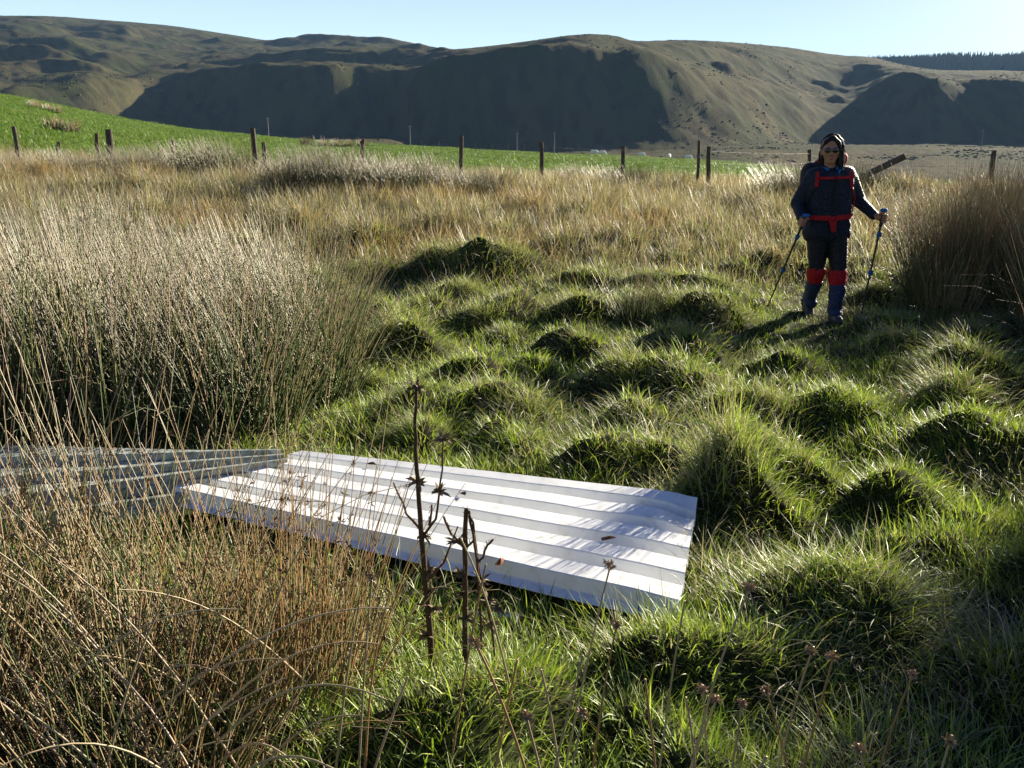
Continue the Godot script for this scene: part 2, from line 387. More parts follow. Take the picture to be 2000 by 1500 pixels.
# ---------- smooth bodies: tapered capsules joined with a smooth minimum, meshed as surface nets ----------
func body_mesh(bones: Array, cell: float, soft: float, col := Color.WHITE) -> ArrayMesh:
	var lo := Vector3(1e9, 1e9, 1e9)
	var hi := -lo
	for b in bones:
		for e in 2:
			var r: float = b[2 + e]
			lo = lo.min(b[e] - Vector3.ONE * r)
			hi = hi.max(b[e] + Vector3.ONE * r)
	lo -= Vector3.ONE * (soft + 2.0 * cell)
	hi += Vector3.ONE * (soft + 2.0 * cell)
	var B := 8
	var nx := int(ceil((hi.x - lo.x) / cell)) + 1
	var ny := int(ceil((hi.y - lo.y) / cell)) + 1
	var nz := int(ceil((hi.z - lo.z) / cell)) + 1
	var field := PackedFloat32Array()
	field.resize(nx * ny * nz)
	field.fill(1.0)
	var reach := cell * B * 0.87 + soft * 1.5 + cell
	for bz in range(0, nz, B):
		for by in range(0, ny, B):
			for bx in range(0, nx, B):
				var mid := lo + Vector3(bx + 3.5, by + 3.5, bz + 3.5) * cell
				var near := []
				var closest := 1e9
				for b in bones:
					var dd := capsule(mid, b)
					if dd < reach: near.append(b)
					closest = minf(closest, dd)
				if near.is_empty(): continue
				if closest < -reach:
					near = near.slice(0, 1)
				for z in range(bz, mini(bz + B, nz)):
					for y in range(by, mini(by + B, ny)):
						for x in range(bx, mini(bx + B, nx)):
							var p := lo + Vector3(x, y, z) * cell
							var d := 1e9
							for b in near:
								var e := capsule(p, b)
								var h := maxf(soft - absf(d - e), 0.0) / soft
								d = minf(d, e) - h * h * soft * 0.25
							field[(z * ny + y) * nx + x] = d
	var where := {}
	var s := Shape.new()
	var offs := [0, 1, nx, nx + 1, nx * ny, nx * ny + 1, nx * ny + nx, nx * ny + nx + 1]
	for z in nz - 1:
		for y in ny - 1:
			for x in nx - 1:
				var k := (z * ny + y) * nx + x
				var inside := 0
				for o in offs:
					if field[k + o] < 0.0: inside += 1
				if inside == 0 or inside == 8: continue
				var sum := Vector3.ZERO
				var cnt := 0
				for e in EDGES:
					var fa := field[k + offs[e[0]]]
					var fb := field[k + offs[e[1]]]
					if (fa < 0.0) != (fb < 0.0):
						var t := fa / (fa - fb)
						sum += CORNERS[e[0]].lerp(CORNERS[e[1]], t)
						cnt += 1
				where[k] = s.v.size()
				s.v.append(lo + (Vector3(x, y, z) + sum / cnt) * cell)
				var g := Vector3(field[k + 1] - field[k] + field[k + nx + 1] - field[k + nx], field[k + nx] - field[k] + field[k + nx + 1] - field[k + 1], field[k + nx * ny] - field[k] + field[k + nx * ny + nx + 1] - field[k + nx + 1])
				s.n.append(g.normalized())
				s.c.append(col)
	for k in where:
		for ax in 3:
			var st: int = [1, nx, nx * ny][ax]
			var o1: int = [nx, nx * ny, 1][ax]
			var o2: int = [nx * ny, 1, nx][ax]
			var fa := field[k]
			var fb := field[k + st]
			if (fa < 0.0) == (fb < 0.0): continue
			if not (where.has(k - o1) and where.has(k - o2) and where.has(k - o1 - o2)): continue
			var q0: int = where[k]
			var q1: int = where[k - o1]
			var q2: int = where[k - o1 - o2]
			var q3: int = where[k - o2]
			if fa < 0.0:
				s.idx.append_array(PackedInt32Array([q0, q3, q2, q0, q2, q1]))
			else:
				s.idx.append_array(PackedInt32Array([q0, q1, q2, q0, q2, q3]))
	return s.mesh()

const CORNERS := [Vector3(0, 0, 0), Vector3(1, 0, 0), Vector3(0, 1, 0), Vector3(1, 1, 0), Vector3(0, 0, 1), Vector3(1, 0, 1), Vector3(0, 1, 1), Vector3(1, 1, 1)]
const EDGES := [[0, 1], [2, 3], [4, 5], [6, 7], [0, 2], [1, 3], [4, 6], [5, 7], [0, 4], [1, 5], [2, 6], [3, 7]]

func capsule(p: Vector3, b: Array) -> float:
	var a: Vector3 = b[0]
	var ab: Vector3 = b[1] - a
	var t := clampf((p - a).dot(ab) / maxf(ab.length_squared(), 1e-9), 0.0, 1.0)
	return p.distance_to(a + ab * t) - lerpf(b[2], b[3], t)

# ---------- the lie of the land ----------
const CREST := [Vector3(-0.85, 13.0, 105), Vector3(-0.5, 7.3, 110), Vector3(-0.352, 4.2, 112), Vector3(-0.2, 2.55, 116), Vector3(-0.1, 1.85, 122), Vector3(0.0, 1.15, 130), Vector3(0.1, 0.6, 135), Vector3(0.2, 0.0, 135), Vector3(0.26, -0.35, 110), Vector3(0.34, -0.1, 62), Vector3(0.42, -0.2, 52), Vector3(0.6, -0.4, 50), Vector3(0.85, -0.6, 50)]
var bumps := noise(41, 1.0 / 1.1, 3)
var ripples := noise(43, 1.0 / 0.4, 2)
var swell := noise(47, 1.0 / 22.0, 3)
var mounds := []      # [x, d, radius along x, radius along d, height]
var mound_cells := {}

func lie(x: float, d: float) -> float:   # without hummocks
	var s := clampf(x / maxf(d, 2.0), -0.7, 0.7)
	if d <= 18.0:
		return smoothstep(6.5, 18.0, d) * (0.80 - 0.42 * s)
	var top := spline(CREST, s)
	var h18 := 0.80 - 0.42 * s
	var t := (d - 18.0) / (top.y - 18.0)
	var h := lerpf(h18, top.x, minf(t, 1.0) ** 0.92)
	if t > 0.8:
		h -= 0.35 * (t - 0.8) ** 2 * absf(top.y - 18.0) * 0.25
	if t > 1.0:
		h -= (d - top.y) * 0.13
	return h + swell.get_noise_2d(x, d) * 0.35 * smoothstep(24.0, 50.0, d)

func add_mound(x: float, d: float, rx: float, rd: float, h: float):
	var k := mounds.size()
	mounds.append([x, d, rx, rd, h])
	var r := 2.2 * maxf(rx, rd)
	for i in range(floori(x - r), floori(x + r) + 1):
		for j in range(floori(d - r), floori(d + r) + 1):
			var key := Vector2i(i, j)
			if not mound_cells.has(key): mound_cells[key] = []
			mound_cells[key].append(k)

func ground(x: float, d: float) -> float:
	var h := lie(x, d)
	if d < 26.0:
		var k := smoothstep(26.0, 20.0, d)
		h += (bumps.get_noise_2d(x, d) * 0.12 + ripples.get_noise_2d(x, d) * 0.03) * k
		var list: Array = mound_cells.get(Vector2i(floori(x), floori(d)), [])
		var wx := 0.0
		var wd := 0.0
		if list:   # ragged outlines
			wx = bumps.get_noise_2d(x * 1.7 + 31.0, d * 1.7) * 0.16
			wd = bumps.get_noise_2d(x * 1.7, d * 1.7 + 57.0) * 0.16
		for m in list:
			var b: Array = mounds[m]
			var q: float = ((x + wx - b[0]) / b[2]) ** 2 + ((d + wd - b[1]) / b[3]) ** 2
			if q < 4.8: h += b[4] * exp(-q * sqrt(q))
		h -= under_sheets(x, d)
		var way := trodden(x, d)
		h = lerpf(h, lie(x, d) - 0.02 + ripples.get_noise_2d(x, d) * 0.03, minf(way * 1.3, 1.0))
	return h

func under_sheets(x: float, d: float) -> float:   # the sheets have pressed the grass flat
	var q := Vector2(x + 0.45, d - 3.45).rotated(0.42)
	var k := smoothstep(0.68, 0.5, absf(q.y)) * smoothstep(1.35, 1.05, absf(q.x))
	return k * (bumps.get_noise_2d(x, d) * 0.12 + ripples.get_noise_2d(x, d) * 0.02)

# heights of the near ground on a grid of 5 cm, read between its points
const CELL := 0.05
const CACHE_NX := 560
const CACHE_ND := 460
var cache := PackedFloat32Array()

func fill_cache():
	cache.resize(CACHE_NX * CACHE_ND)
	for j in CACHE_ND:
		for i in CACHE_NX:
			cache[j * CACHE_NX + i] = ground((i - CACHE_NX / 2) * CELL, j * CELL)

func sod(x: float, d: float) -> Vector3:   # height, slope along x, slope along depth
	var u := clampf(x / CELL + CACHE_NX / 2, 0.0, CACHE_NX - 2.001)
	var w := clampf(d / CELL, 0.0, CACHE_ND - 2.001)
	var k := int(w) * CACHE_NX + int(u)
	var fu := u - int(u)
	var fw := w - int(w)
	var a := lerpf(cache[k], cache[k + 1], fu)
	var b := lerpf(cache[k + CACHE_NX], cache[k + CACHE_NX + 1], fu)
	return Vector3(lerpf(a, b, fw), (lerpf(cache[k + 1] - cache[k], cache[k + CACHE_NX + 1] - cache[k + CACHE_NX], fw)) / CELL, (b - a) / CELL)

func build_ground():
	fill_cache()
	var xs := []
	var x := -34.0
	while x < 34.0:
		xs.append(x)
		x += 0.075 + 0.03 * maxf(absf(x) - 5.0, 0.0)
	var ds := []
	var d := -20.0
	while d < 27.0:
		ds.append(d)
		d += 0.075 + 0.03 * maxf(1.0 - d, 0.0) + 0.012 * maxf(d - 6.0, 0.0)
	var verts := PackedVector3Array()
	var cols := PackedColorArray()
	var nc := noise(51, 1.0 / 0.5, 3)
	for dd in ds:
		for xx in xs:
			var edge := smoothstep(23.0, 27.0, dd)
			verts.append(Vector3(xx, ground(xx, dd) - 0.06 * edge, -dd))
			var k := clampf(0.5 + nc.get_noise_2d(xx, dd) * 1.2, 0, 1)
			cols.append(Color(0.040, 0.032, 0.016).lerp(Color(0.045, 0.060, 0.018), k))
	var o := solo("ground", grid_mesh(verts, cols, xs.size(), ds.size()), M.soil)
	tag(o, "boggy hummocky ground under the rough grass", "", "", "structure")
	# pasture beyond the fence
	verts = PackedVector3Array()
	cols = PackedColorArray()
	var nx := 260
	var ny := 150
	var np := noise(53, 1.0 / 5.0, 4)
	var npf := noise(55, 1.0 / 1.3, 3)
	for j in ny:
		var q := float(j) / (ny - 1)
		var dd := 21.0 + 175.0 * (0.5 * q + 0.5 * q * q)
		for i in nx:
			var s := lerpf(-0.85, 0.85, float(i) / (nx - 1))
			var px := s * dd
			var y := lie(px, dd) + np.get_noise_2d(px, dd) * 0.12 + npf.get_noise_2d(px, dd) * 0.05
			if dd > 150.0: y = minf(y, lie(px, dd) - (dd - 150.0) * 0.12)
			verts.append(Vector3(px, y - 0.05 * smoothstep(25.0, 21.0, dd), -dd))
			var c := clampf(0.5 + np.get_noise_2d(px * 0.6 + 40.0, dd * 0.6) * 1.3, 0, 1)
			cols.append(Color(0.092, 0.180, 0.023).lerp(Color(0.130, 0.198, 0.038), c))
	o = solo("pasture", grid_mesh(verts, cols, nx, ny), M.pasture)
	tag(o, "smooth bright green grazed pasture beyond the fence", "", "", "structure")

# ---------- grass ----------
const GREEN := Color(0.160, 0.252, 0.033)
const LIME := Color(0.295, 0.375, 0.060)
const PALE := Color(0.335, 0.318, 0.200)
const SAGE := Color(0.210, 0.235, 0.115)
const STRAW := Color(0.335, 0.285, 0.218)
const RUST := Color(0.330, 0.205, 0.105)
const DEAD := Color(0.165, 0.125, 0.078)
const RUSH_GREEN := Color(0.052, 0.078, 0.025)
const RUSH_OLIVE := Color(0.120, 0.120, 0.045)
const RUSH_BROWN := Color(0.185, 0.115, 0.052)
const RUSH_TAN := Color(0.230, 0.178, 0.108)
const RUSH_GREY := Color(0.180, 0.152, 0.110)
const SEED := Color(0.130, 0.078, 0.040)

# a tussock: long blades rooted on a crown, falling outwards and combed one way
func tussock(count: int, radius: float, length: Vector2, width: float, palette: Array, comb := 0.0) -> ArrayMesh:
	var s := Shape.new()
	var locks := []
	for k in 26: locks.append([rng.randf() * TAU, comb + rng.randfn(0.0, 0.9), rng.randf_range(0.7, 1.2), pick(palette)])
	for k in count:
		var a := rng.randf() * TAU
		var q := sqrt(rng.randf())
		var r := radius * q
		# blades lie together in locks, most of them combed the same way and drooping
		var lock: Array = locks[int(a / TAU * 26.0) % 26]
		var heading: float = lock[1] + rng.randfn(0.0, 0.35) if rng.randf() < 0.55 else a + rng.randfn(0.0, 0.6)
		var L: float = rng.randf_range(length.x, length.y) * lock[2]
		var lean := rng.randf_range(0.15, 0.85) + 0.5 * q
		var root := Vector3(sin(a) * r, -0.03 - 0.20 * q * q * q, cos(a) * r)
		s.blade(root, heading, lean, rng.randf_range(0.3, 1.5), L, width * rng.randf_range(0.6, 1.3), 5, vary(lock[3] if rng.randf() < 0.4 else pick(palette), 0.3), rng.randf_range(-0.9, 0.9))
	return s.mesh()

func on_sheet(x: float, d: float) -> bool:
	for quad in SHEET_PLANS:
		if Geometry2D.is_point_in_polygon(Vector2(x, d), quad): return true
	return false

var green_noise := noise(61, 1.0 / 1.6, 3)
var rust_noise := noise(63, 1.0 / 2.6, 3)

# how much the sward is green rather than bleached, between 0 and 1
func greenness(x: float, d: float) -> float:
	var g := 0.95 * smoothstep(12.8, 6.2, d)
	var path := exp(-((x - (0.9 + 0.28 * (d - 4.0))) / 0.9) ** 2) * smoothstep(12.0, 8.5, d)
	g = maxf(g, path * 0.9)
	return clampf(g + green_noise.get_noise_2d(x, d) * 0.75, 0.0, 1.0)

const SORTS := {
	# length, width, lean, bend, palette
	"turf": [Vector2(0.03, 0.085), 0.0034, Vector2(0.05, 0.75), Vector2(0.2, 1.2), [GREEN, GREEN, LIME, LIME, LIME, SAGE, PALE]],
	"lush": [Vector2(0.07, 0.16), 0.0040, Vector2(0.1, 0.8), Vector2(0.4, 1.6), [GREEN, LIME, LIME, GREEN, SAGE]],
	"pale": [Vector2(0.09, 0.24), 0.0030, Vector2(0.25, 1.0), Vector2(0.4, 1.5), [PALE, PALE, SAGE, SAGE, SAGE, STRAW, LIME]],
	"straw": [Vector2(0.18, 0.44), 0.0034, Vector2(0.0, 0.5), Vector2(0.2, 1.1), [STRAW, STRAW, PALE, STRAW, DEAD, SAGE]]}

func build_grass():
	var shapes := {"turf": Shape.new(), "lush": Shape.new(), "pale": Shape.new(), "straw": Shape.new()}
	var d := 1.15
	var band := 0.05
	while d < 21.0:
		var reach := 0.56 * d + 0.6
		var per_m2 := 8200.0 * minf(1.0, (3.6 / d) ** 1.5)
		var wide := maxf(1.0, (d / 3.6) ** 0.5)
		var segs := 2
		for k in int(per_m2 * reach * 2.0 * band):
			var x := rng.randf_range(-reach, reach)
			var dd := d + rng.randf() * band
			if on_sheet(x, dd): continue
			var g := greenness(x, dd)
			var sort := "turf"
			var tint := Color.WHITE
			if rng.randf() < g:
				sort = "turf" if rng.randf() < 0.8 else "lush"
			elif dd > 8.8 and rng.randf() < smoothstep(8.8, 13.0, dd):
				sort = "straw" if rng.randf() < 0.7 else "pale"
				var rusty := clampf(rust_noise.get_noise_2d(x, dd) * 2.2, 0.0, 1.0)
				tint = Color(1, 1, 1).lerp(Color(0.96, 0.78, 0.64), rusty)
			else:
				sort = "pale" if rng.randf() < 0.75 else "turf"
			var spec: Array = SORTS[sort]
			var f := sod(x, dd)
			var steep := Vector2(f.y, -f.z).length()
			# blades hang down the slope, else lie where the wind has combed them
			var heading := atan2(-f.y, f.z) + rng.randfn(0.0, 0.6) if rng.randf() < 0.25 + steep else (-1.3 + rng.randfn(0.0, 0.8) if rng.randf() < 0.4 else rng.randf() * TAU)
			var lean := rng.randf_range(spec[2].x, spec[2].y) + minf(steep, 1.2) * 0.35
			var L := rng.randf_range(spec[0].x, spec[0].y)
			L *= 1.0 - 0.55 * trodden(x, dd)
			if sort == "straw": L *= 0.65 + 0.35 * smoothstep(8.0, 13.0, dd)
			shapes[sort].blade(Vector3(x, f.x - 0.012, -dd), heading, lean, rng.randf_range(spec[3].x, spec[3].y), L, spec[1] * wide * rng.randf_range(0.6, 1.3), segs + (1 if sort != "turf" and dd < 7.0 else 0), vary(pick(spec[4]), 0.28) * tint, rng.randf_range(-0.8, 0.8))
		d += band
	var tris := 0
	for sort in shapes: tris += shapes[sort].idx.size() / 3
	print("grass triangles ", tris)
	tag(solo("short_grass", shapes.turf.mesh(), M.grass), "short green grass between the tussocks", "grass", "", "stuff")
	tag(solo("lush_grass", shapes.lush.mesh(), M.grass), "longer bright green grass between the tussocks", "grass", "", "stuff")
	tag(solo("pale_grass", shapes.pale.mesh(), M.grass), "bleached pale long grass over the hummocks", "grass", "", "stuff")
	tag(solo("straw_grass", shapes.straw.mesh(), M.grass), "dry straw coloured grass before the fence", "grass", "", "stuff")

# ragged grass over the pasture
func build_pasture_grass():
	var meshes := []
	for k in 3:
		var s := Shape.new()
		for q in 26:
			var a := rng.randf() * TAU
			var r := 0.28 * sqrt(rng.randf())
			s.blade(Vector3(sin(a) * r, -0.04, cos(a) * r), rng.randf() * TAU, rng.randf_range(0.1, 0.9), rng.randf_range(0.2, 1.2), rng.randf_range(0.08, 0.20), 0.016, 2, vary(pick([Color(0.095, 0.185, 0.024), Color(0.125, 0.205, 0.035), Color(0.150, 0.190, 0.050)]), 0.2))
		meshes.append(s.mesh())
	var o := base("pasture_grass", Vector3.ZERO)
	tag(o, "short green grass tufts over the grazed pasture", "grass", "", "stuff")
	for k in 3:
		var mm := MultiMesh.new()
		mm.transform_format = MultiMesh.TRANSFORM_3D
		mm.mesh = meshes[k]
		mm.instance_count = 6000
		for q in mm.instance_count:
			var d := 22.0 + 105.0 * rng.randf() ** 1.4
			var x := rng.randf_range(-0.58, 0.45) * d
			var z := rng.randf_range(0.7, 1.3) * (1.0 + d / 90.0)
			mm.set_instance_transform(q, Transform3D(Basis(Vector3.UP, rng.randf() * TAU).scaled(Vector3(z, rng.randf_range(0.5, 1.2), z)), Vector3(x, lie(x, d), -d)))
		var m := MultiMeshInstance3D.new()
		m.name = "tufts"
		m.multimesh = mm
		m.material_override = M.grass
		o.add_child(m, true)
		tag(m, "", "", "", "stuff")

# the way she has come and will go, walked short
func trodden(x: float, d: float) -> float:
	var line := 2.74 - 0.42 * maxf(8.5 - d, 0.0) + 0.15 * maxf(d - 8.7, 0.0)
	return exp(-((x - line) / 0.42) ** 2) * smoothstep(6.3, 7.4, d) * smoothstep(11.0, 9.6, d)

func build_tussocks():
	var green := []
	var mixed := []
	var tawny := []
	var tiny := []
	for k in 3:
		green.append(tussock(900, 0.24, Vector2(0.08, 0.21), 0.0036, [GREEN, LIME, GREEN, SAGE, PALE, LIME, LIME], -1.2 + rng.randfn() * 0.5))
		mixed.append(tussock(1000, 0.24, Vector2(0.10, 0.28), 0.0034, [PALE, SAGE, PALE, GREEN, STRAW, SAGE, LIME, SAGE], -1.2 + rng.randfn() * 0.5))
		tawny.append(tussock(800, 0.24, Vector2(0.16, 0.42), 0.0048, [STRAW, PALE, STRAW, RUST, DEAD, SAGE], -1.2 + rng.randfn() * 0.5))
	for t in TUSSOCKS:
		var m: ArrayMesh = {"g": green, "m": mixed, "t": tawny}[t[4]][rng.randi() % 3]
		var o := solo("grass_tussock", m, M.grass, Vector3(t[0], ground(t[0], t[1]) - 0.01, -t[1]))
		o.scale = Vector3(t[2], t[3], t[2]) / 0.42
		o.rotation.y = rng.randfn() * 0.6
		tag(o, {"g": "green grass tussock bulging from the wet turf", "m": "tussock of bleached and green drooping grass on the bog", "t": "tawny dry grass tussock standing in the straw coloured grass"}[t[4]] if t.size() < 6 else t[5], "tussock", {"g": "green tussocks", "m": "bleached tussocks", "t": "tawny tussocks"}[t[4]])

var TUSSOCKS := []    # x, depth, half width, height, sort

func plan_tussocks():
	TUSSOCKS = [
		[-0.80, 7.15, 0.52, 0.50, "m"], [-0.62, 10.2, 0.60, 0.48, "m"], [-0.10, 10.4, 0.62, 0.46, "m"], [0.62, 8.45, 0.50, 0.44, "m", "bleached tussock touching the small upright green rush tuft"], [1.38, 8.30, 0.62, 0.52, "m"], [1.75, 8.0, 0.42, 0.36, "m"],
		[0.72, 5.95, 0.46, 0.44, "m"], [1.05, 5.75, 0.50, 0.48, "m"], [1.42, 5.30, 0.36, 0.34, "m"], [1.85, 5.35, 0.40, 0.38, "g"], [0.90, 3.90, 0.40, 0.80, "m", "tall bleached tussock whose shade falls on the end of the white sheet"], [1.22, 4.22, 0.40, 0.42, "m", "bleached tussock close behind the one shading the white sheet"], [0.55, 4.45, 0.34, 0.26, "g", "low green tussock along the far edge of the white sheet, nearest its end"], [0.05, 4.75, 0.32, 0.26, "g", "low green tussock behind the far edge of the white sheet, mid length"],
		[1.05, 2.98, 0.40, 0.34, "g", "broad round green tussock just past the end of the white sheet"], [0.50, 2.66, 0.34, 0.30, "g", "green tussock hiding the near corner of the white sheet"], [1.72, 4.00, 0.38, 0.38, "g"], [2.35, 4.75, 0.42, 0.40, "g"], [2.95, 6.25, 0.50, 0.40, "m"], 
		[0.12, 6.30, 0.30, 0.26, "g"], [-0.30, 6.35, 0.36, 0.32, "m"], [-2.55, 12.2, 0.6, 0.5, "t"], [-1.70, 11.6, 0.6, 0.5, "t"], [2.55, 5.55, 0.44, 0.40, "m"], [-0.05, 2.35, 0.30, 0.24, "g", "green tussock at the foot of the dead dock stems"], [0.42, 2.3, 0.28, 0.20, "g"], [1.45, 2.55, 0.36, 0.30, "g"], [1.9, 3.2, 0.40, 0.36, "g"],
		[-0.55, 5.55, 0.34, 0.30, "m"], [0.50, 7.15, 0.42, 0.36, "m"], [1.25, 7.0, 0.46, 0.40, "m"], [1.95, 6.6, 0.40, 0.36, "g"], [3.55, 7.4, 0.40, 0.34, "m", "bleached tussock beside the thin russet rush tuft and the hiker"]]
	var r := RandomNumberGenerator.new()
	r.seed = 77
	for k in 7000:
		if TUSSOCKS.size() > 285: break
		var d := 4.9 + 11.8 * pow(r.randf(), 1.1)
		var x := r.randf_range(-0.55, 0.56) * d
		var size := r.randf_range(0.13, 0.32) + 0.015 * d
		if x < -0.9 and d < 7.5: continue
		if trodden(x, d) > 0.12: continue
		if absf(x - (0.9 + 0.28 * (d - 4.0))) < 0.35 and d < 9.5: continue
		var clear := true
		for t in TUSSOCKS:
			if Vector2(x - t[0], d - t[1]).length() < (0.90 if d < 8.0 else 0.80) * (size + t[2]):
				clear = false
				break
		if clear: TUSSOCKS.append([x, d, size, size * r.randf_range(0.7, 0.95), "t" if d > 11.6 + r.randf_range(-1.5, 1.5) else "m" if r.randf() < 0.8 else "g"])
	for k in 34:
		if k < TUSSOCKS.size(): TUSSOCKS[k][2] *= 0.86
	for t in TUSSOCKS:
		add_mound(t[0], t[1], t[2] * r.randf_range(0.6, 0.9), t[2] * r.randf_range(0.5, 0.72), t[3] * 0.42)
		var a := r.randf() * TAU
		add_mound(t[0] + sin(a) * t[2] * 0.7, t[1] + cos(a) * t[2] * 0.55, t[2] * r.randf_range(0.4, 0.7), t[2] * r.randf_range(0.35, 0.6), t[3] * r.randf_range(0.10, 0.26))

# ---------- rushes ----------
func stem_points(root: Vector3, heading: float, lean: float, bend: float, length: float, segs: int) -> PackedVector3Array:
	var out := Vector3(sin(heading), 0, cos(heading))
	var pts := PackedVector3Array()
	var p := root
	for k in segs + 1:
		pts.append(p)
		var t := (k + 0.5) / segs
		var a := lean + bend * t * t
		p += (out * sin(a) + Vector3.UP * cos(a)) * (length / segs)
	return pts

func seed_head(s: Shape, at: Vector3, size: float, col: Color, spikes := 12):
	for k in spikes:
		var dir := Vector3(rng.randfn(), rng.randfn() * 0.8 + 0.3, rng.randfn()).normalized()
		var side := dir.cross(Vector3(rng.randfn(), rng.randfn(), rng.randfn())).normalized()
		var up := side.cross(dir)
		var L := size * rng.randf_range(0.5, 1.0)
		var w := size * 0.11
		var c := vary(col, 0.35)
		var mid := at + dir * L * 0.55
		var tip := at + dir * L
		s.tri(at, mid + side * w, tip, c)
		s.tri(at, mid + up * w, tip, c)
		s.tri(at, mid - side * w, tip, c)

# meshes of one clump: [stems, seed heads]
func rush_clump(count: int, radius: float, tall: Vector2, thick: float, palette: Array, spread: float, comb: float, seeds: float, segs := 5, broken := 0.05, skew := 1.1) -> Array:
	var s := Shape.new()
	var h := Shape.new()
	for k in count:
		var a := rng.randf() * TAU
		var q := sqrt(rng.randf())
		var root := Vector3(sin(a) * radius * q, -0.08, cos(a) * radius * q)
		var heading := a + rng.randfn(0.0, 0.5)
		if rng.randf() < 0.4: heading = comb + rng.randfn(0.0, 0.5)
		var lean := spread * (0.08 + 0.5 * q) * rng.randf_range(0.4, 1.3)
		var L := lerpf(tall.x, tall.y, rng.randf() ** skew) * (1.0 - 0.12 * q)
		var bend := rng.randf_range(0.0, 0.25)
		if rng.randf() < broken:
			lean += rng.randf_range(0.2, 0.8)
			bend += rng.randf_range(0.4, 1.5)
		var pts := stem_points(root, heading, lean, bend, L, segs)
		var pal: Array = pick(palette)
		var c := vary(pal[0], 0.25)
		var c2 := vary(pal[1], 0.25)
		s.tube(pts, thick * rng.randf_range(0.8, 1.2), thick * 0.3, 3, c, c2, rng.randf_range(0.45, 0.95))
		if rng.randf() < seeds:
			var at := pts[segs - 1].lerp(pts[segs], rng.randf_range(-0.9, 0.4))
			seed_head(h, at, rng.randf_range(0.012, 0.024), SEED if rng.randf() < 0.7 else RUSH_BROWN, 7)
	return [s.mesh(), h.mesh()]

func place_rush(meshes: Array, x: float, d: float, scale: Vector3, turn: float, label: String, group: String) -> Node3D:
	var o := base("rush_clump", Vector3(x, ground(x, d), -d), turn)
	o.scale = scale
	tag(o, label, "rush clump", group)
	tag(part("stems", meshes[0], M.rush, o), "", "", "", "stuff")
	tag(part("seed_heads", meshes[1], M.seed, o), "", "", "", "stuff")
	return o

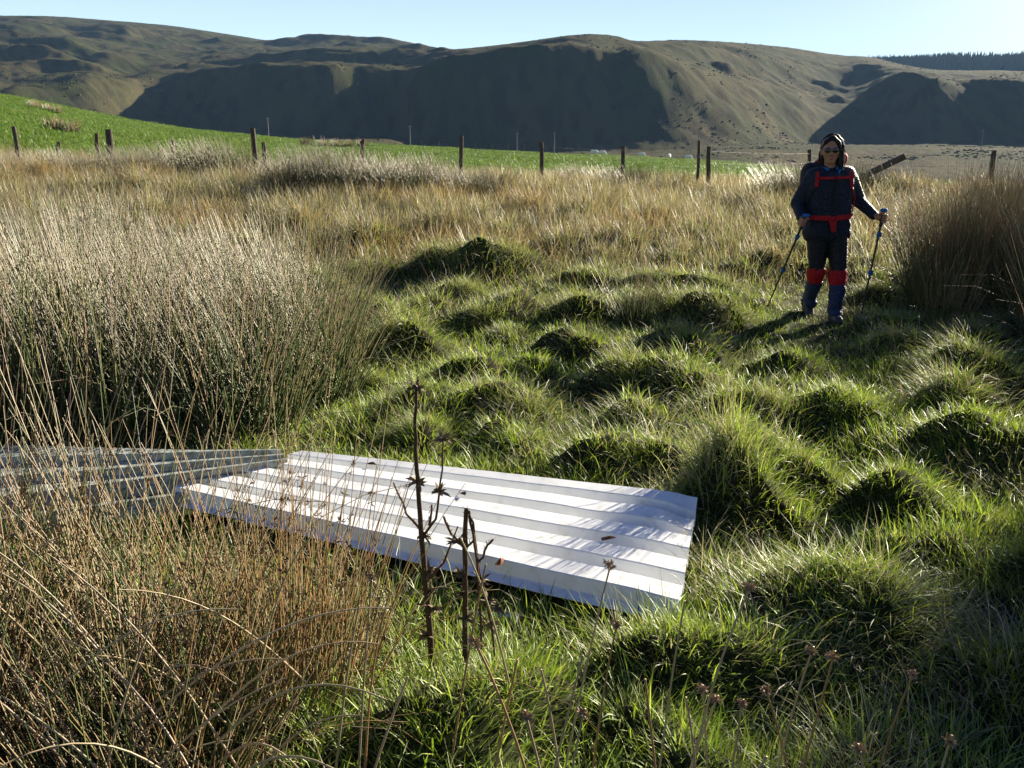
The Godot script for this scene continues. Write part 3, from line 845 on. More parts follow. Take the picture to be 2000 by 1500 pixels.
func build_rushes():
	var live := [[RUSH_GREEN, RUSH_GREEN], [RUSH_GREEN, RUSH_OLIVE], [RUSH_GREEN, RUSH_OLIVE], [RUSH_OLIVE, RUSH_TAN], [RUSH_GREEN, RUSH_TAN], [RUSH_GREEN, RUSH_GREY], [RUSH_TAN, RUSH_TAN]]
	var grey := [[RUSH_OLIVE, RUSH_GREY], [RUSH_GREEN, RUSH_GREY], [RUSH_GREEN, RUSH_GREY], [RUSH_GREEN, RUSH_OLIVE], [RUSH_TAN, RUSH_GREY], [RUSH_OLIVE, RUSH_TAN]]
	var russet := [[RUSH_GREEN, RUSH_BROWN], [RUSH_OLIVE, RUSH_GREY], [RUSH_BROWN, RUSH_BROWN], [RUSH_GREEN, RUSH_OLIVE], [RUSH_GREEN, RUSH_TAN], [RUSH_GREEN, RUSH_GREY], [RUSH_BROWN, RUSH_TAN]]
	var bronze := [[RUSH_BROWN, RUSH_TAN], [RUSH_BROWN, RUSH_BROWN], [RUSH_OLIVE, RUSH_BROWN], [RUSH_BROWN * 1.2, RUSH_TAN]]
	var comb := -1.9
	var thicket := []
	for k in 4: thicket.append(rush_clump(600, 0.34, Vector2(0.70, 1.42), 0.0040, grey if k % 2 else live, 0.62, comb, 0.22))
	var spots := [[-2.55, 4.75], [-2.05, 4.95], [-1.55, 5.1], [-2.95, 5.3], [-2.4, 5.5], [-1.9, 5.65], [-1.35, 5.75], [-3.4, 6.0], [-2.75, 6.2], [-2.2, 6.3], [-1.65, 6.4], [-3.9, 6.8], [-3.2, 6.9], [-2.6, 7.0], [-2.05, 7.1], [-1.45, 6.9], [-4.4, 7.6], [-3.7, 7.7], [-3.05, 7.8], [-3.1, 4.6]]
	for k in spots.size():
		var p: Array = spots[k]
		var z := 0.84 + 0.26 * rng.randf()
		if p[0] > -1.7: z *= 0.82
		if p[1] > 6.6: z *= 0.95
		place_rush(thicket[k % 4], p[0] + rng.randf_range(-0.08, 0.08), p[1], Vector3(1.05, z, 1.05), rng.randf_range(-0.5, 0.5), "tall grey green rush clump of the dense thicket behind the sheets", "rushes of the thicket behind the sheets")
	# the clump in front of the sheets
	var mixed := [[RUSH_GREEN, RUSH_TAN], [RUSH_OLIVE, RUSH_TAN], [RUSH_BROWN, RUSH_TAN], [RUSH_GREEN, RUSH_OLIVE], [RUSH_TAN * 1.2, RUSH_TAN * 1.3], [RUSH_GREEN, RUSH_GREEN], [RUSH_BROWN, RUSH_BROWN]]
	var front := []
	front.append(rush_clump(640, 0.31, Vector2(0.35, 1.20), 0.0032, mixed, 0.85, -1.2, 0.38, 7, 0.14, 1.4))
	front.append(rush_clump(440, 0.24, Vector2(0.40, 1.08), 0.0029, bronze, 0.75, 0.4, 0.38, 7, 0.08, 1.8))
	front.append(rush_clump(560, 0.30, Vector2(0.45, 0.95), 0.0032, mixed, 1.0, -0.6, 0.30, 7, 0.20, 1.6))
	place_rush(front[0], -1.18, 2.55, Vector3(1, 1, 1), 0.0, "green and straw rush clump before the left end of the sheets", "")
	place_rush(front[1], -0.64, 2.50, Vector3(0.92, 1.0, 0.92), 0.0, "bronze dry rush clump before the near edge of the white sheet", "")
	place_rush(front[2], -0.98, 2.02, Vector3(1.0, 0.92, 1.0), 0.3, "low tangled green rush clump before the bronze dry rushes", "")
	place_rush(front[0], -1.62, 2.75, Vector3(1.0, 1.0, 1.0), 1.1, "green and straw rush clump before the weathered stack of sheets", "")
	place_rush(front[2], -1.50, 2.15, Vector3(1.0, 0.95, 1.0), 2.0, "tangled green rush clump farthest from the dead dock stems", "")
	# bent pale stems lying across that clump
	var owner := place_rush(rush_clump(120, 0.22, Vector2(0.35, 0.7), 0.0024, bronze, 1.2, -1.5, 0.4, 6, 0.4), -0.75, 1.95, Vector3.ONE, 0.0, "collapsed tangle of pale bent rush stems and bronze stems", "")
	for k in 46:
		var s := Shape.new()
		var root := Vector3(rng.randf_range(-0.55, 0.35), rng.randf_range(0.0, 0.30), rng.randf_range(-0.2, 0.3))
		var pts := stem_points(root, rng.randf_range(-2.3, -0.6) if k % 3 else rng.randf_range(0.5, 1.6), rng.randf_range(0.4, 1.0), rng.randf_range(0.3, 1.3), rng.randf_range(0.4, 0.75), 12)
		s.tube(pts, 0.0032, 0.0013, 5, vary(RUSH_TAN * 1.35, 0.2))
		part("bent_stem", s.mesh(), M.rush, owner)
	# russet clumps beyond the hiker, and those beside the frame that shade the near ground
	var red := []
	for k in 3: red.append(rush_clump(620, 0.34, Vector2(0.7, 1.32), 0.0032, russet, 0.7, 1.2, 0.35))
	for p in [[3.95, 8.8], [4.35, 8.5], [4.2, 9.3], [4.6, 9.0], [4.75, 8.2], [4.65, 9.8], [5.1, 9.4], [5.2, 8.7], [4.6, 7.6], [5.2, 10.6], [5.7, 10.2], [4.3, 7.2]]:
		place_rush(red[rng.randi() % 3], p[0], p[1], Vector3(1.1, 0.98 + 0.12 * rng.randf(), 1.1), rng.randf() * 0.8, "russet brown rush clump in the thicket beside the hiker", "russet rushes beside the hiker")
	place_rush(rush_clump(130, 0.16, Vector2(0.45, 0.85), 0.003, russet, 0.7, 0.6, 0.3), 3.52, 7.9, Vector3(1, 1, 1), 0.0, "thin russet rush tuft standing beside the hiker's boots", "")
	place_rush(rush_clump(140, 0.14, Vector2(0.40, 0.80), 0.0029, [[RUSH_GREEN, RUSH_OLIVE], [RUSH_OLIVE, RUSH_TAN], [RUSH_GREEN, RUSH_TAN]], 0.8, 0.6, 0.3), 1.02, 8.0, Vector3(1, 1, 1), 0.0, "small upright green rush tuft alone among the tussocks", "")
	var shade := rush_clump(620, 0.34, Vector2(0.7, 1.32), 0.0032, russet, 0.6, 1.2, 0.2, 5, 0.0)
	for p in [[3.2, 4.3], [2.95, 3.8], [3.4, 3.9], [2.62, 3.75], [2.75, 3.3], [3.1, 3.3], [3.6, 4.4], [3.45, 3.45], [2.5, 2.8], [2.85, 2.8], [3.9, 4.1], [2.3, 2.4], [2.7, 2.4], [3.7, 3.7], [3.2, 2.9], [4.0, 4.6]]:
		place_rush(shade, p[0] + 0.12, p[1], Vector3(1.15, 1.28, 1.15), rng.randf() * TAU, "tall rush clump of the bank that shades the near turf", "rushes shading the near turf")
	# clumps along the fence
	var bank := []
	for k in 3: bank.append(rush_clump(330, 0.42, Vector2(0.55, 0.95), 0.0052, grey, 0.85, -1.5, 0.12, 4))
	for p in FENCE_RUSHES:
		place_rush(bank[rng.randi() % 3], p[0], p[1], Vector3(p[2], p[2] * rng.randf_range(0.66, 0.88), p[2]), rng.randf() * 0.7, "grey brown rush clump in the row along the fence", "rushes along the fence")
	var tuft := rush_clump(90, 0.30, Vector2(0.35, 0.65), 0.016, [[RUSH_OLIVE, RUSH_BROWN], [RUSH_GREEN, RUSH_OLIVE], [RUSH_BROWN, RUSH_BROWN]], 0.6, -1.0, 0.05, 3)
	for p in [[-29.0, 62.0], [-28.3, 62.2], [-27.7, 62.3], [-16.7, 37.0], [-16.2, 37.2], [-12.6, 62.0], [-11.7, 62.5], [-11.0, 63.0], [-10.2, 63.0], [-9.4, 63.5]]:
		place_rush(tuft, p[0], p[1], Vector3(1.0, 1.0, 1.0) * rng.randf_range(0.8, 1.1), rng.randf() * 3.0, "small dark rush tuft growing in the green pasture", "rush tufts in the pasture")

const FENCE_RUSHES := [[-9.4, 18.2, 1.0], [-8.7, 17.6, 0.9], [-8.1, 18.0, 1.0], [-7.6, 17.3, 0.95], [-6.9, 17.6, 1.0], [-6.3, 17.2, 0.95], [-5.9, 17.6, 1.2], [-5.3, 17.2, 1.25], [-4.85, 17.4, 1.2], [-4.0, 17.2, 0.9], [-3.2, 15.4, 1.1], [-2.7, 15.2, 1.15], [-2.2, 15.1, 1.2], [-1.7, 15.2, 1.15], [-1.3, 15.6, 1.05], [-0.75, 15.3, 0.95], [-0.35, 15.4, 0.85], [0.9, 18.2, 0.7], [1.3, 18.3, 0.75], [1.85, 17.2, 1.0], [2.1, 17.3, 0.95], [2.7, 18.2, 0.7], [4.3, 15.6, 0.95], [4.7, 15.4, 1.05], [5.1, 15.5, 1.0], [5.5, 15.9, 0.85], [6.0, 15.6, 0.9], [6.9, 18.4, 0.7], [7.4, 18.3, 0.75], [8.3, 18.0, 0.7], [7.6, 14.6, 0.9], [8.2, 14.2, 1.0], [8.8, 15.0, 1.0]]

# ---------- dead stems standing in the foreground ----------
func wiggly(pts: Array, steps := 4, shake := 0.004) -> PackedVector3Array:
	var out := PackedVector3Array()
	for k in pts.size() - 1:
		for q in steps:
			var p: Vector3 = pts[k].lerp(pts[k + 1], float(q) / steps)
			out.append(p + Vector3(rng.randfn(), rng.randfn() * 0.3, rng.randfn()) * shake)
	out.append(pts[-1])
	return out

func withered(s: Shape, at: Vector3, size: float, count: int):
	for k in count:
		var dir := Vector3(rng.randfn(), rng.randfn() - 0.4, rng.randfn()).normalized()
		s.blade(at, rng.randf() * TAU, rng.randf_range(0.6, 2.4), rng.randf_range(-1.0, 2.0), size * rng.randf_range(0.6, 1.3), size * 0.35, 3, vary(DEAD * 0.9, 0.35), rng.randf_range(-1.5, 1.5))

func dead_stem(at: Vector3, trunk: Array, r0: float, r1: float, branches: Array, leaf_spots: Array, label: String):
	var o := base("dead_dock_stem", at)
	tag(o, label, "dead plant", "")
	var s := Shape.new()
	s.tube(wiggly(trunk, 5, 0.0011), r0, r1, 8, Color(0.062, 0.036, 0.022), Color(-1, 0, 0), 2.0, true)
	for k in 200:
		var t: float = rng.randf() * (trunk.size() - 1)
		var p: Vector3 = trunk[int(t)].lerp(trunk[int(t) + 1], t - int(t))
		s.blade(p, rng.randf() * TAU, rng.randf_range(0.2, 2.5), rng.randf_range(-0.5, 1.0), rng.randf_range(0.008, 0.02), 0.003, 2, vary(DEAD, 0.4))
	part("stalk", s.mesh(), M.dead, o)
	for b in branches:
		var t := Shape.new()
		t.tube(wiggly(b, 3, 0.0013), r0 * 0.42, r1 * 0.5, 6, vary(Color(0.075, 0.042, 0.026), 0.2), Color(-1, 0, 0), 2.0, true)
		for k in 34:
			var u: float = rng.randf() * (b.size() - 1)
			var p: Vector3 = b[int(u)].lerp(b[int(u) + 1], u - int(u))
			t.blade(p, rng.randf() * TAU, rng.randf_range(0.2, 2.5), rng.randf_range(-0.5, 1.0), rng.randf_range(0.008, 0.018), 0.0028, 2, vary(DEAD, 0.4))
		part("branch", t.mesh(), M.dead, o)
	for l in leaf_spots:
		var t := Shape.new()
		withered(t, l, 0.030, 16)
		part("withered_leaf", t.mesh(), M.dead, o)

func build_dead_stems():
	var V := func(x, y, z := 0.0): return Vector3(x, y, z)
	var x1 := -0.235
	var g1 := ground(x1, 2.5)
	dead_stem(Vector3(x1, g1 - 0.03, -2.5), [V.call(0.015, 0), V.call(0.005, 0.20), V.call(-0.006, 0.42, 0.01), V.call(-0.016, 0.60, 0.01), V.call(-0.022, 0.74, 0.0), V.call(-0.014, 0.885, 0.01)], 0.0098, 0.0040,
		[[V.call(-0.004, 0.465), V.call(0.03, 0.52, 0.02), V.call(0.045, 0.62, 0.02), V.call(0.055, 0.745, 0.03)], [V.call(-0.004, 0.47), V.call(-0.05, 0.52, -0.02), V.call(-0.085, 0.61, -0.02)], [V.call(0.003, 0.33), V.call(0.05, 0.40, 0.03), V.call(0.09, 0.50, 0.02)], [V.call(0.012, 0.50, 0.01), V.call(0.022, 0.565, 0.03)]],
		[V.call(0.01, 0.30), V.call(0.02, 0.25), V.call(-0.004, 0.17), V.call(0.055, 0.745, 0.03), V.call(-0.014, 0.88), V.call(-0.006, 0.465), V.call(-0.02, 0.62), V.call(0.04, 0.6, 0.02), V.call(0.008, 0.36)], "tall dark brown dead dock stem with forked side branches")
	var x2 := -0.125
	var g2 := ground(x2, 2.46)
	dead_stem(Vector3(x2, g2 - 0.03, -2.46), [V.call(-0.004, 0), V.call(-0.004, 0.2), V.call(0.0, 0.42), V.call(0.004, 0.535, 0.0)], 0.0088, 0.0062,
		[[V.call(0.004, 0.535), V.call(0.022, 0.50, 0.01), V.call(0.038, 0.36, 0.01), V.call(0.062, 0.24, 0.01), V.call(0.085, 0.05, 0.02)], [V.call(0.008, 0.53), V.call(0.028, 0.44, 0.02), V.call(0.036, 0.32, 0.02), V.call(0.045, 0.02, 0.03)], [V.call(0.0, 0.42), V.call(-0.035, 0.47, 0.02), V.call(-0.055, 0.52, 0.02)], [V.call(0.036, 0.38), V.call(0.06, 0.44, 0.02), V.call(0.075, 0.455, 0.02)], [V.call(0.0, 0.42), V.call(0.022, 0.45, 0.02)]],
		[V.call(-0.02, 0.44), V.call(-0.015, 0.35), V.call(0.04, 0.33), V.call(0.055, 0.27), V.call(0.085, 0.25), V.call(0.0, 0.22), V.call(-0.01, 0.29), V.call(0.07, 0.2)], "shorter dead dock stem snapped over at its top")
	# single dry rush stems with seed heads
	for t in DRY_STEMS:
		var g := ground(t[0], t[1])
		var o := base("dry_rush_stem", Vector3(t[0], g - 0.02, -t[1]))
		tag(o, "single dry rush stem with a ragged seed head over shaded turf" if t[4] else "single bare dry rush stem rising from the near turf", "rush stem", "dry stems with seed heads" if t[4] else "bare dry stems")
		var s := Shape.new()
		var pts := stem_points(Vector3.ZERO, t[3], 0.16 * rng.randf_range(0.5, 1.5), rng.randf_range(0.0, 0.25), t[2], 8)
		s.tube(pts, 0.0031, 0.0021, 6, vary(pick([RUSH_TAN * 1.35, RUSH_TAN * 1.2, RUSH_BROWN * 1.3]), 0.2), Color(-1, 0, 0), 2.0, true)
		part("stem", s.mesh(), M.rush, o)
		if t[4]:
			var h := Shape.new()
			seed_head(h, pts[7].lerp(pts[8], 0.8), 0.017, Color(0.33, 0.24, 0.15), 46)
			seed_head(h, pts[7].lerp(pts[8], 0.8) + Vector3(-0.008, 0.008, 0.004), 0.014, Color(0.30, 0.21, 0.13), 18)
			part("seed_head", h.mesh(), M.seed, o)

const DRY_STEMS := [[0.11, 2.03, 0.64, 1.17, true], [0.33, 1.74, 0.70, 1.31, true], [0.78, 1.90, 0.44, 1.34, true], [0.72, 1.54, 0.57, -1.10, true], [0.72, 1.56, 0.53, 0.90, true], [0.30, 1.85, 0.63, 0.54, false], [0.44, 1.89, 0.49, -0.51, true], [0.62, 1.81, 0.47, -1.08, true], [0.53, 1.81, 0.57, 0.30, true], [0.51, 1.68, 0.62, 0.54, true], [0.31, 1.58, 0.64, -0.94, false], [0.01, 1.69, 0.64, 1.05, false], [0.12, 1.86, 0.48, -0.58, false], [0.14, 1.50, 0.64, -0.93, true], [0.09, 1.69, 0.51, 0.46, true], [0.32, 1.79, 0.45, 0.96, true], [0.42, 1.75, 0.44, 0.67, true], [0.38, 1.70, 0.50, -0.77, false], [-0.15, 2.05, 0.58, 1.08, false], [0.01, 2.27, 0.53, -1.18, false], [0.10, 1.69, 0.66, -1.18, true], [-0.08, 1.72, 0.60, 0.94, false], [0.18, 2.02, 0.52, 0.50, true], [0.22, 1.41, 0.64, 1.13, false], [0.88, 1.43, 0.63, -0.89, false], [-0.36, 2.00, 0.59, 1.15, true], [-0.35, 2.04, 0.54, 1.18, false], [-0.37, 1.62, 0.68, 1.34, false], [-0.41, 1.96, 0.54, 0.97, false]]

# ---------- profiled steel sheets ----------
# corners: far left, far right, near left, near right (x, height, depth)
const WHITE_SHEET := [Vector3(-0.925, 0.15, 4.17), Vector3(0.73, 0.13, 3.66), Vector3(-1.62, 0.10, 3.90), Vector3(0.52, 0.05, 2.82)]
const SHEET_PLANS := [
	[Vector2(-0.97, 4.2), Vector2(0.72, 3.68), Vector2(0.50, 2.84), Vector2(-1.6, 3.85)],
	[Vector2(-3.6, 4.35), Vector2(-1.05, 4.2), Vector2(-1.0, 4.1), Vector2(-3.4, 2.95)]]
# across the sheet, far edge to near edge: (share of the width, height above the troughs)
const PROFILE := [Vector2(0.000, 0.048), Vector2(0.006, 0.050), Vector2(0.084, 0.046), Vector2(0.090, 0.043), Vector2(0.108, 0.003), Vector2(0.114, 0.000), Vector2(0.154, 0.000), Vector2(0.160, 0.003), Vector2(0.178, 0.043), Vector2(0.184, 0.046), Vector2(0.288, 0.046), Vector2(0.294, 0.043), Vector2(0.312, 0.003), Vector2(0.318, 0.000), Vector2(0.362, 0.000), Vector2(0.368, 0.003), Vector2(0.386, 0.043), Vector2(0.392, 0.046), Vector2(0.496, 0.046), Vector2(0.502, 0.043), Vector2(0.520, 0.003), Vector2(0.526, 0.000), Vector2(0.570, 0.000), Vector2(0.576, 0.003), Vector2(0.594, 0.043), Vector2(0.600, 0.046), Vector2(0.704, 0.046), Vector2(0.710, 0.043), Vector2(0.728, 0.003), Vector2(0.734, 0.000), Vector2(0.778, 0.000), Vector2(0.784, 0.003), Vector2(0.802, 0.043), Vector2(0.808, 0.046), Vector2(0.912, 0.046), Vector2(0.918, 0.043), Vector2(0.936, 0.003), Vector2(0.942, 0.000), Vector2(1.000, -0.002)]

func sheet_mesh(corners: Array, profile: Array, sag: float, dents: Array, flare: float, thick := 0.0022, cells := 60) -> ArrayMesh:
	var wob := noise(81, 1.0 / 0.35, 2)
	var rows := []
	for j in cells + 1:
		var u := float(j) / cells
		var a: Vector3 = corners[0].lerp(corners[1], u)
		var b: Vector3 = corners[2].lerp(corners[3], u)
		var row := []
		for q in profile:
			var p: Vector3 = a.lerp(b, q.x)
			var h: float = q.y
			h *= 1.0 - flare * smoothstep(0.93, 1.0, u) * (0.5 if q.x < 0.3 else 0.25)
			var y: float = p.y + h - sag * sin(PI * u) * (0.6 + 0.4 * q.x) + wob.get_noise_2d(p.x, p.z) * 0.0022
			for e in dents:
				var r: float = ((u - e.x) / e.z) ** 2 + ((q.x - e.y) / (e.z * 1.6)) ** 2
				y -= e.w * exp(-r)
			row.append(Vector3(p.x, y, -p.z))
		rows.append(row)
	var s := Shape.new()
	var m := profile.size()
	# normals face by face across, smooth along
	for side in 2:
		for i in m - 1:
			var first := s.v.size()
			for j in cells + 1:
				var p: Vector3 = rows[j][i]
				var r: Vector3 = rows[j][i + 1]
				var along: Vector3 = rows[mini(j + 1, cells)][i] - rows[maxi(j - 1, 0)][i]
				var nn := along.cross(r - p).normalized()
				if nn.y < 0: nn = -nn
				var off := Vector3.DOWN * thick if side else Vector3.ZERO
				s.v.append(p + off); s.v.append(r + off)
				for k in 2:
					s.n.append(-nn if side else nn)
					s.c.append(Color.WHITE)
				if j:
					var b0 := first + j * 2
					var up: bool = (s.v[b0] - s.v[b0 - 2]).cross(s.v[b0 - 1] - s.v[b0 - 2]).y > 0.0
					if up == (side == 0): s.quad(b0 - 2, b0 - 1, b0, b0 + 1)
					else: s.quad(b0 - 1, b0 - 2, b0 + 1, b0)
	for e in [0, cells]:   # cut ends
		for i in m - 1:
			var p: Vector3 = rows[e][i]
			var r: Vector3 = rows[e][i + 1]
			s.tri(p, r, p + Vector3.DOWN * thick, Color.WHITE)
			s.tri(r, r + Vector3.DOWN * thick, p + Vector3.DOWN * thick, Color.WHITE)
	for i in [0, m - 1]:   # long edges
		for j in cells:
			var p: Vector3 = rows[j][i]
			var r: Vector3 = rows[j + 1][i]
			s.tri(p, r, p + Vector3.DOWN * thick, Color.WHITE)
			s.tri(r, r + Vector3.DOWN * thick, p + Vector3.DOWN * thick, Color.WHITE)
	return s.mesh()

func build_sheets():
	var o := solo("profiled_sheet", sheet_mesh(WHITE_SHEET, PROFILE, 0.0, [Vector4(0.985, 0.13, 0.05, 0.03), Vector4(1.0, 0.30, 0.035, 0.02), Vector4(0.80, 0.24, 0.05, 0.006), Vector4(0.3, 0.6, 0.1, 0.004)], 0.45), M.sheet)
	tag(o, "white ribbed steel roofing sheet lying in the grass, topmost and cleanest", "metal sheet", "")
	# a stack of weathered ones, running away from it behind the rushes
	var flat := []
	for k in 3:
		var a := k * 0.333
		flat.append_array([Vector2(a, 0.0), Vector2(a + 0.24, 0.0), Vector2(a + 0.255, 0.03), Vector2(a + 0.315, 0.03)])
	flat.append(Vector2(1.0, 0.0))
	var labels := ["lowest weathered sheet of the stack beside the white sheet", "second lowest weathered sheet of the stack beside the white sheet", "second highest weathered sheet of the stack beside the white sheet", "top weathered sheet of the stack beside the white sheet"]
	for k in 4:
		var up := Vector3(0, 0.030 * k - 0.075, 0)
		var slip := Vector3(0.05 * (k % 2) - 0.03 * k, 0, 0.035 * k - 0.05)
		var c := [Vector3(-3.6, 0.20, 4.30) + up + slip, Vector3(-1.00, 0.17, 4.14) + up + slip, Vector3(-3.4, 0.15, 2.88) + up + slip, Vector3(-0.93, 0.15, 4.00) + up + slip]
		var w := solo("weathered_sheet", sheet_mesh(c, flat, 0.01, [], 0.0, 0.004, 30), M.old_sheet)
		tag(w, labels[k], "metal sheet", "weathered sheets in the stack")
	# dead leaves blown onto it
	for q in [[-0.62, 4.02, 0.9], [-0.78, 3.86, 2.2], [-0.20, 3.72, 0.3], [0.32, 3.30, 1.6], [-0.05, 3.12, 2.7]]:
		var a: Vector3 = WHITE_SHEET[0]
		var along := Vector2(0.956, -0.294)
		var k := Vector2(q[0] - a.x, q[1] - a.z).dot(along) / 1.73
		var top: Vector3 = WHITE_SHEET[0].lerp(WHITE_SHEET[1], k)
		var low: Vector3 = WHITE_SHEET[2].lerp(WHITE_SHEET[3], k)
		var f := clampf((top.z - q[1]) / maxf(top.z - low.z, 0.1), 0.0, 1.0)
		var leaf := Shape.new()
		leaf.blade(Vector3.ZERO, q[2], 1.35, 0.5, 0.055, 0.022, 5, Color(0.20, 0.085, 0.040), 0.3)
		leaf.blade(Vector3(0.003, 0.002, 0.0), q[2] + 0.25, 1.25, 0.3, 0.042, 0.014, 5, Color(0.15, 0.070, 0.035), -0.4)
		tag(solo("dead_leaf", leaf.mesh(), M.dead, Vector3(q[0], lerpf(top.y, low.y, f) + 0.049, -q[1])), "small curled brown dead leaf lying on the white sheet", "leaf", "dead leaves on the white sheet")
	# a slip of metal under the near edge
	var s := Shape.new()
	s.block(Vector3(-0.07, ground(-0.07, 2.95) + 0.015, -2.95), Vector3(0.10, 0.005, 0.02), Vector3(0, 0.012, 0.0), Vector3(-0.01, 0, 0.016))
	tag(solo("metal_strip", s.mesh(), M.old_sheet), "narrow grey metal strip lying under the near edge of the white sheet", "metal strip")

# ---------- fence, poles, sheep, plantation ----------
# x, depth, height of the top, radius, tilt in degrees
const POSTS := [[-9.28, 19.0, 1.90, 0.055, 2.0], [-8.6, 19.0, 1.62, 0.045, -6.0], [-7.53, 18.5, 1.77, 0.05, 3.0], [-7.17, 18.0, 1.83, 0.085, -1.0], [-6.3, 18.8, 1.66, 0.05, 0.0], [-4.43, 17.5, 1.84, 0.062, 2.0], [-4.22, 17.4, 1.61, 0.048, 3.0], [-2.73, 18.0, 1.66, 0.045, -4.0], [-2.60, 18.0, 1.63, 0.045, 4.0], [-0.94, 18.0, 1.72, 0.05, -2.0], [0.51, 17.5, 1.61, 0.05, 0.0], [2.09, 19.0, 1.55, 0.055, 0.0], [3.14, 17.0, 1.63, 0.036, 0.0], [3.33, 17.0, 1.53, 0.052, 1.0], [5.89, 20.0, 1.48, 0.055, 0.0], [8.07, 17.0, 1.47, 0.06, -2.0], [9.9, 17.2, 1.40, 0.05, 1.0]]

func build_fence():
	var o := base("post_and_wire_fence", Vector3.ZERO)
	tag(o, "old fence of dark wooden posts and wire along the pasture", "fence")
	for p in POSTS:
		var s := Shape.new()
		var g := ground(p[0], p[1])
		var lean := tan(deg_to_rad(p[4]))
		var h: float = p[2] - g + 0.25
		var pts := PackedVector3Array()
		for k in 6: pts.append(Vector3(-lean * h * k / 5.0 * 1.0 + rng.randfn() * 0.006, h * k / 5.0, rng.randfn() * 0.006))
		s.tube(pts, p[3] * 0.80, p[3] * 0.70, 9, Color.WHITE, Color(-1, 0, 0), 2.0, true)
		part("post", s.mesh(), M.wood, o, Vector3(p[0], g - 0.25, -p[1]))
	# a post that has fallen against the wire
	var t := Shape.new()
	t.tube(PackedVector3Array([Vector3(5.55, 1.0, -16.2), Vector3(5.8, 1.14, -16.15), Vector3(6.23, 1.38, -16.0)]), 0.055, 0.052, 9, Color.WHITE, Color(-1, 0, 0), 2.0, true)
	tag(part("post", t.mesh(), M.wood, o), "fallen post leaning steeply")
	for row in 5:
		var w := Shape.new()
		for k in POSTS.size() - 1:
			var a: Array = POSTS[k]
			var b: Array = POSTS[k + 1]
			if b[2] < 1.6 and k % 3 == 1: pass
			var drop := 0.08 + 0.19 * row
			var pa := Vector3(a[0], minf(a[2], lie(a[0], a[1]) + 1.1) - drop, -a[1] + 0.05)
			var pb := Vector3(b[0], minf(b[2], lie(b[0], b[1]) + 1.1) - drop, -b[1] + 0.05)
			var mid := (pa + pb) * 0.5 - Vector3(0, 0.02, 0)
			w.tube(PackedVector3Array([pa, mid, pb]), 0.0016, 0.0016, 4, Color.WHITE)
		part("wire", w.mesh(), M.wire, o)
	# droppers of the netting
	var n := Shape.new()
	for k in POSTS.size() - 1:
		var a: Array = POSTS[k]
		var b: Array = POSTS[k + 1]
		var count := int(Vector2(b[0] - a[0], b[1] - a[1]).length() / 0.3)
		for q in range(1, count):
			var f := float(q) / count
			var x := lerpf(a[0], b[0], f)
			var d := lerpf(a[1], b[1], f)
			var y := lie(x, d)
			n.tube(PackedVector3Array([Vector3(x, y, -d + 0.05), Vector3(x + rng.randfn() * 0.01, y + 0.8, -d + 0.05)]), 0.0015, 0.0015, 3, Color.WHITE)
	tag(part("netting", n.mesh(), M.wire, o), "", "", "", "stuff")

func build_poles():
	for p in [[-0.2399, 420.0, 262.0], [-0.1005, 420.0, 273.0], [0.005, 420.0, 290.0], [0.042, 420.0, 280.0], [0.1841, 400.0, 278.0], [0.4639, 440.0, 292.0]]:
		var d: float = p[1]
		var foot := hill_height(p[0], d)
		var o := base("utility_pole", Vector3(p[0] * d, foot - 0.3, -d))
		tag(o, "thin distant utility pole at the foot of the dark hill", "utility pole", "utility poles across the valley")
		var s := Shape.new()
		s.tube(PackedVector3Array([Vector3.ZERO, Vector3(0, 5, 0), Vector3(0, 9.3, 0)]), 0.17, 0.11, 7, Color.WHITE, Color(-1, 0, 0), 2.0, true)
		part("shaft", s.mesh(), M.pole, o)
		var c := Shape.new()
		c.block(Vector3(0, 8.9, 0), Vector3(0.75, 0, 0.2), Vector3(0, 0.06, 0), Vector3(0.02, 0, -0.06))
		part("crossarm", c.mesh(), M.pole, o)

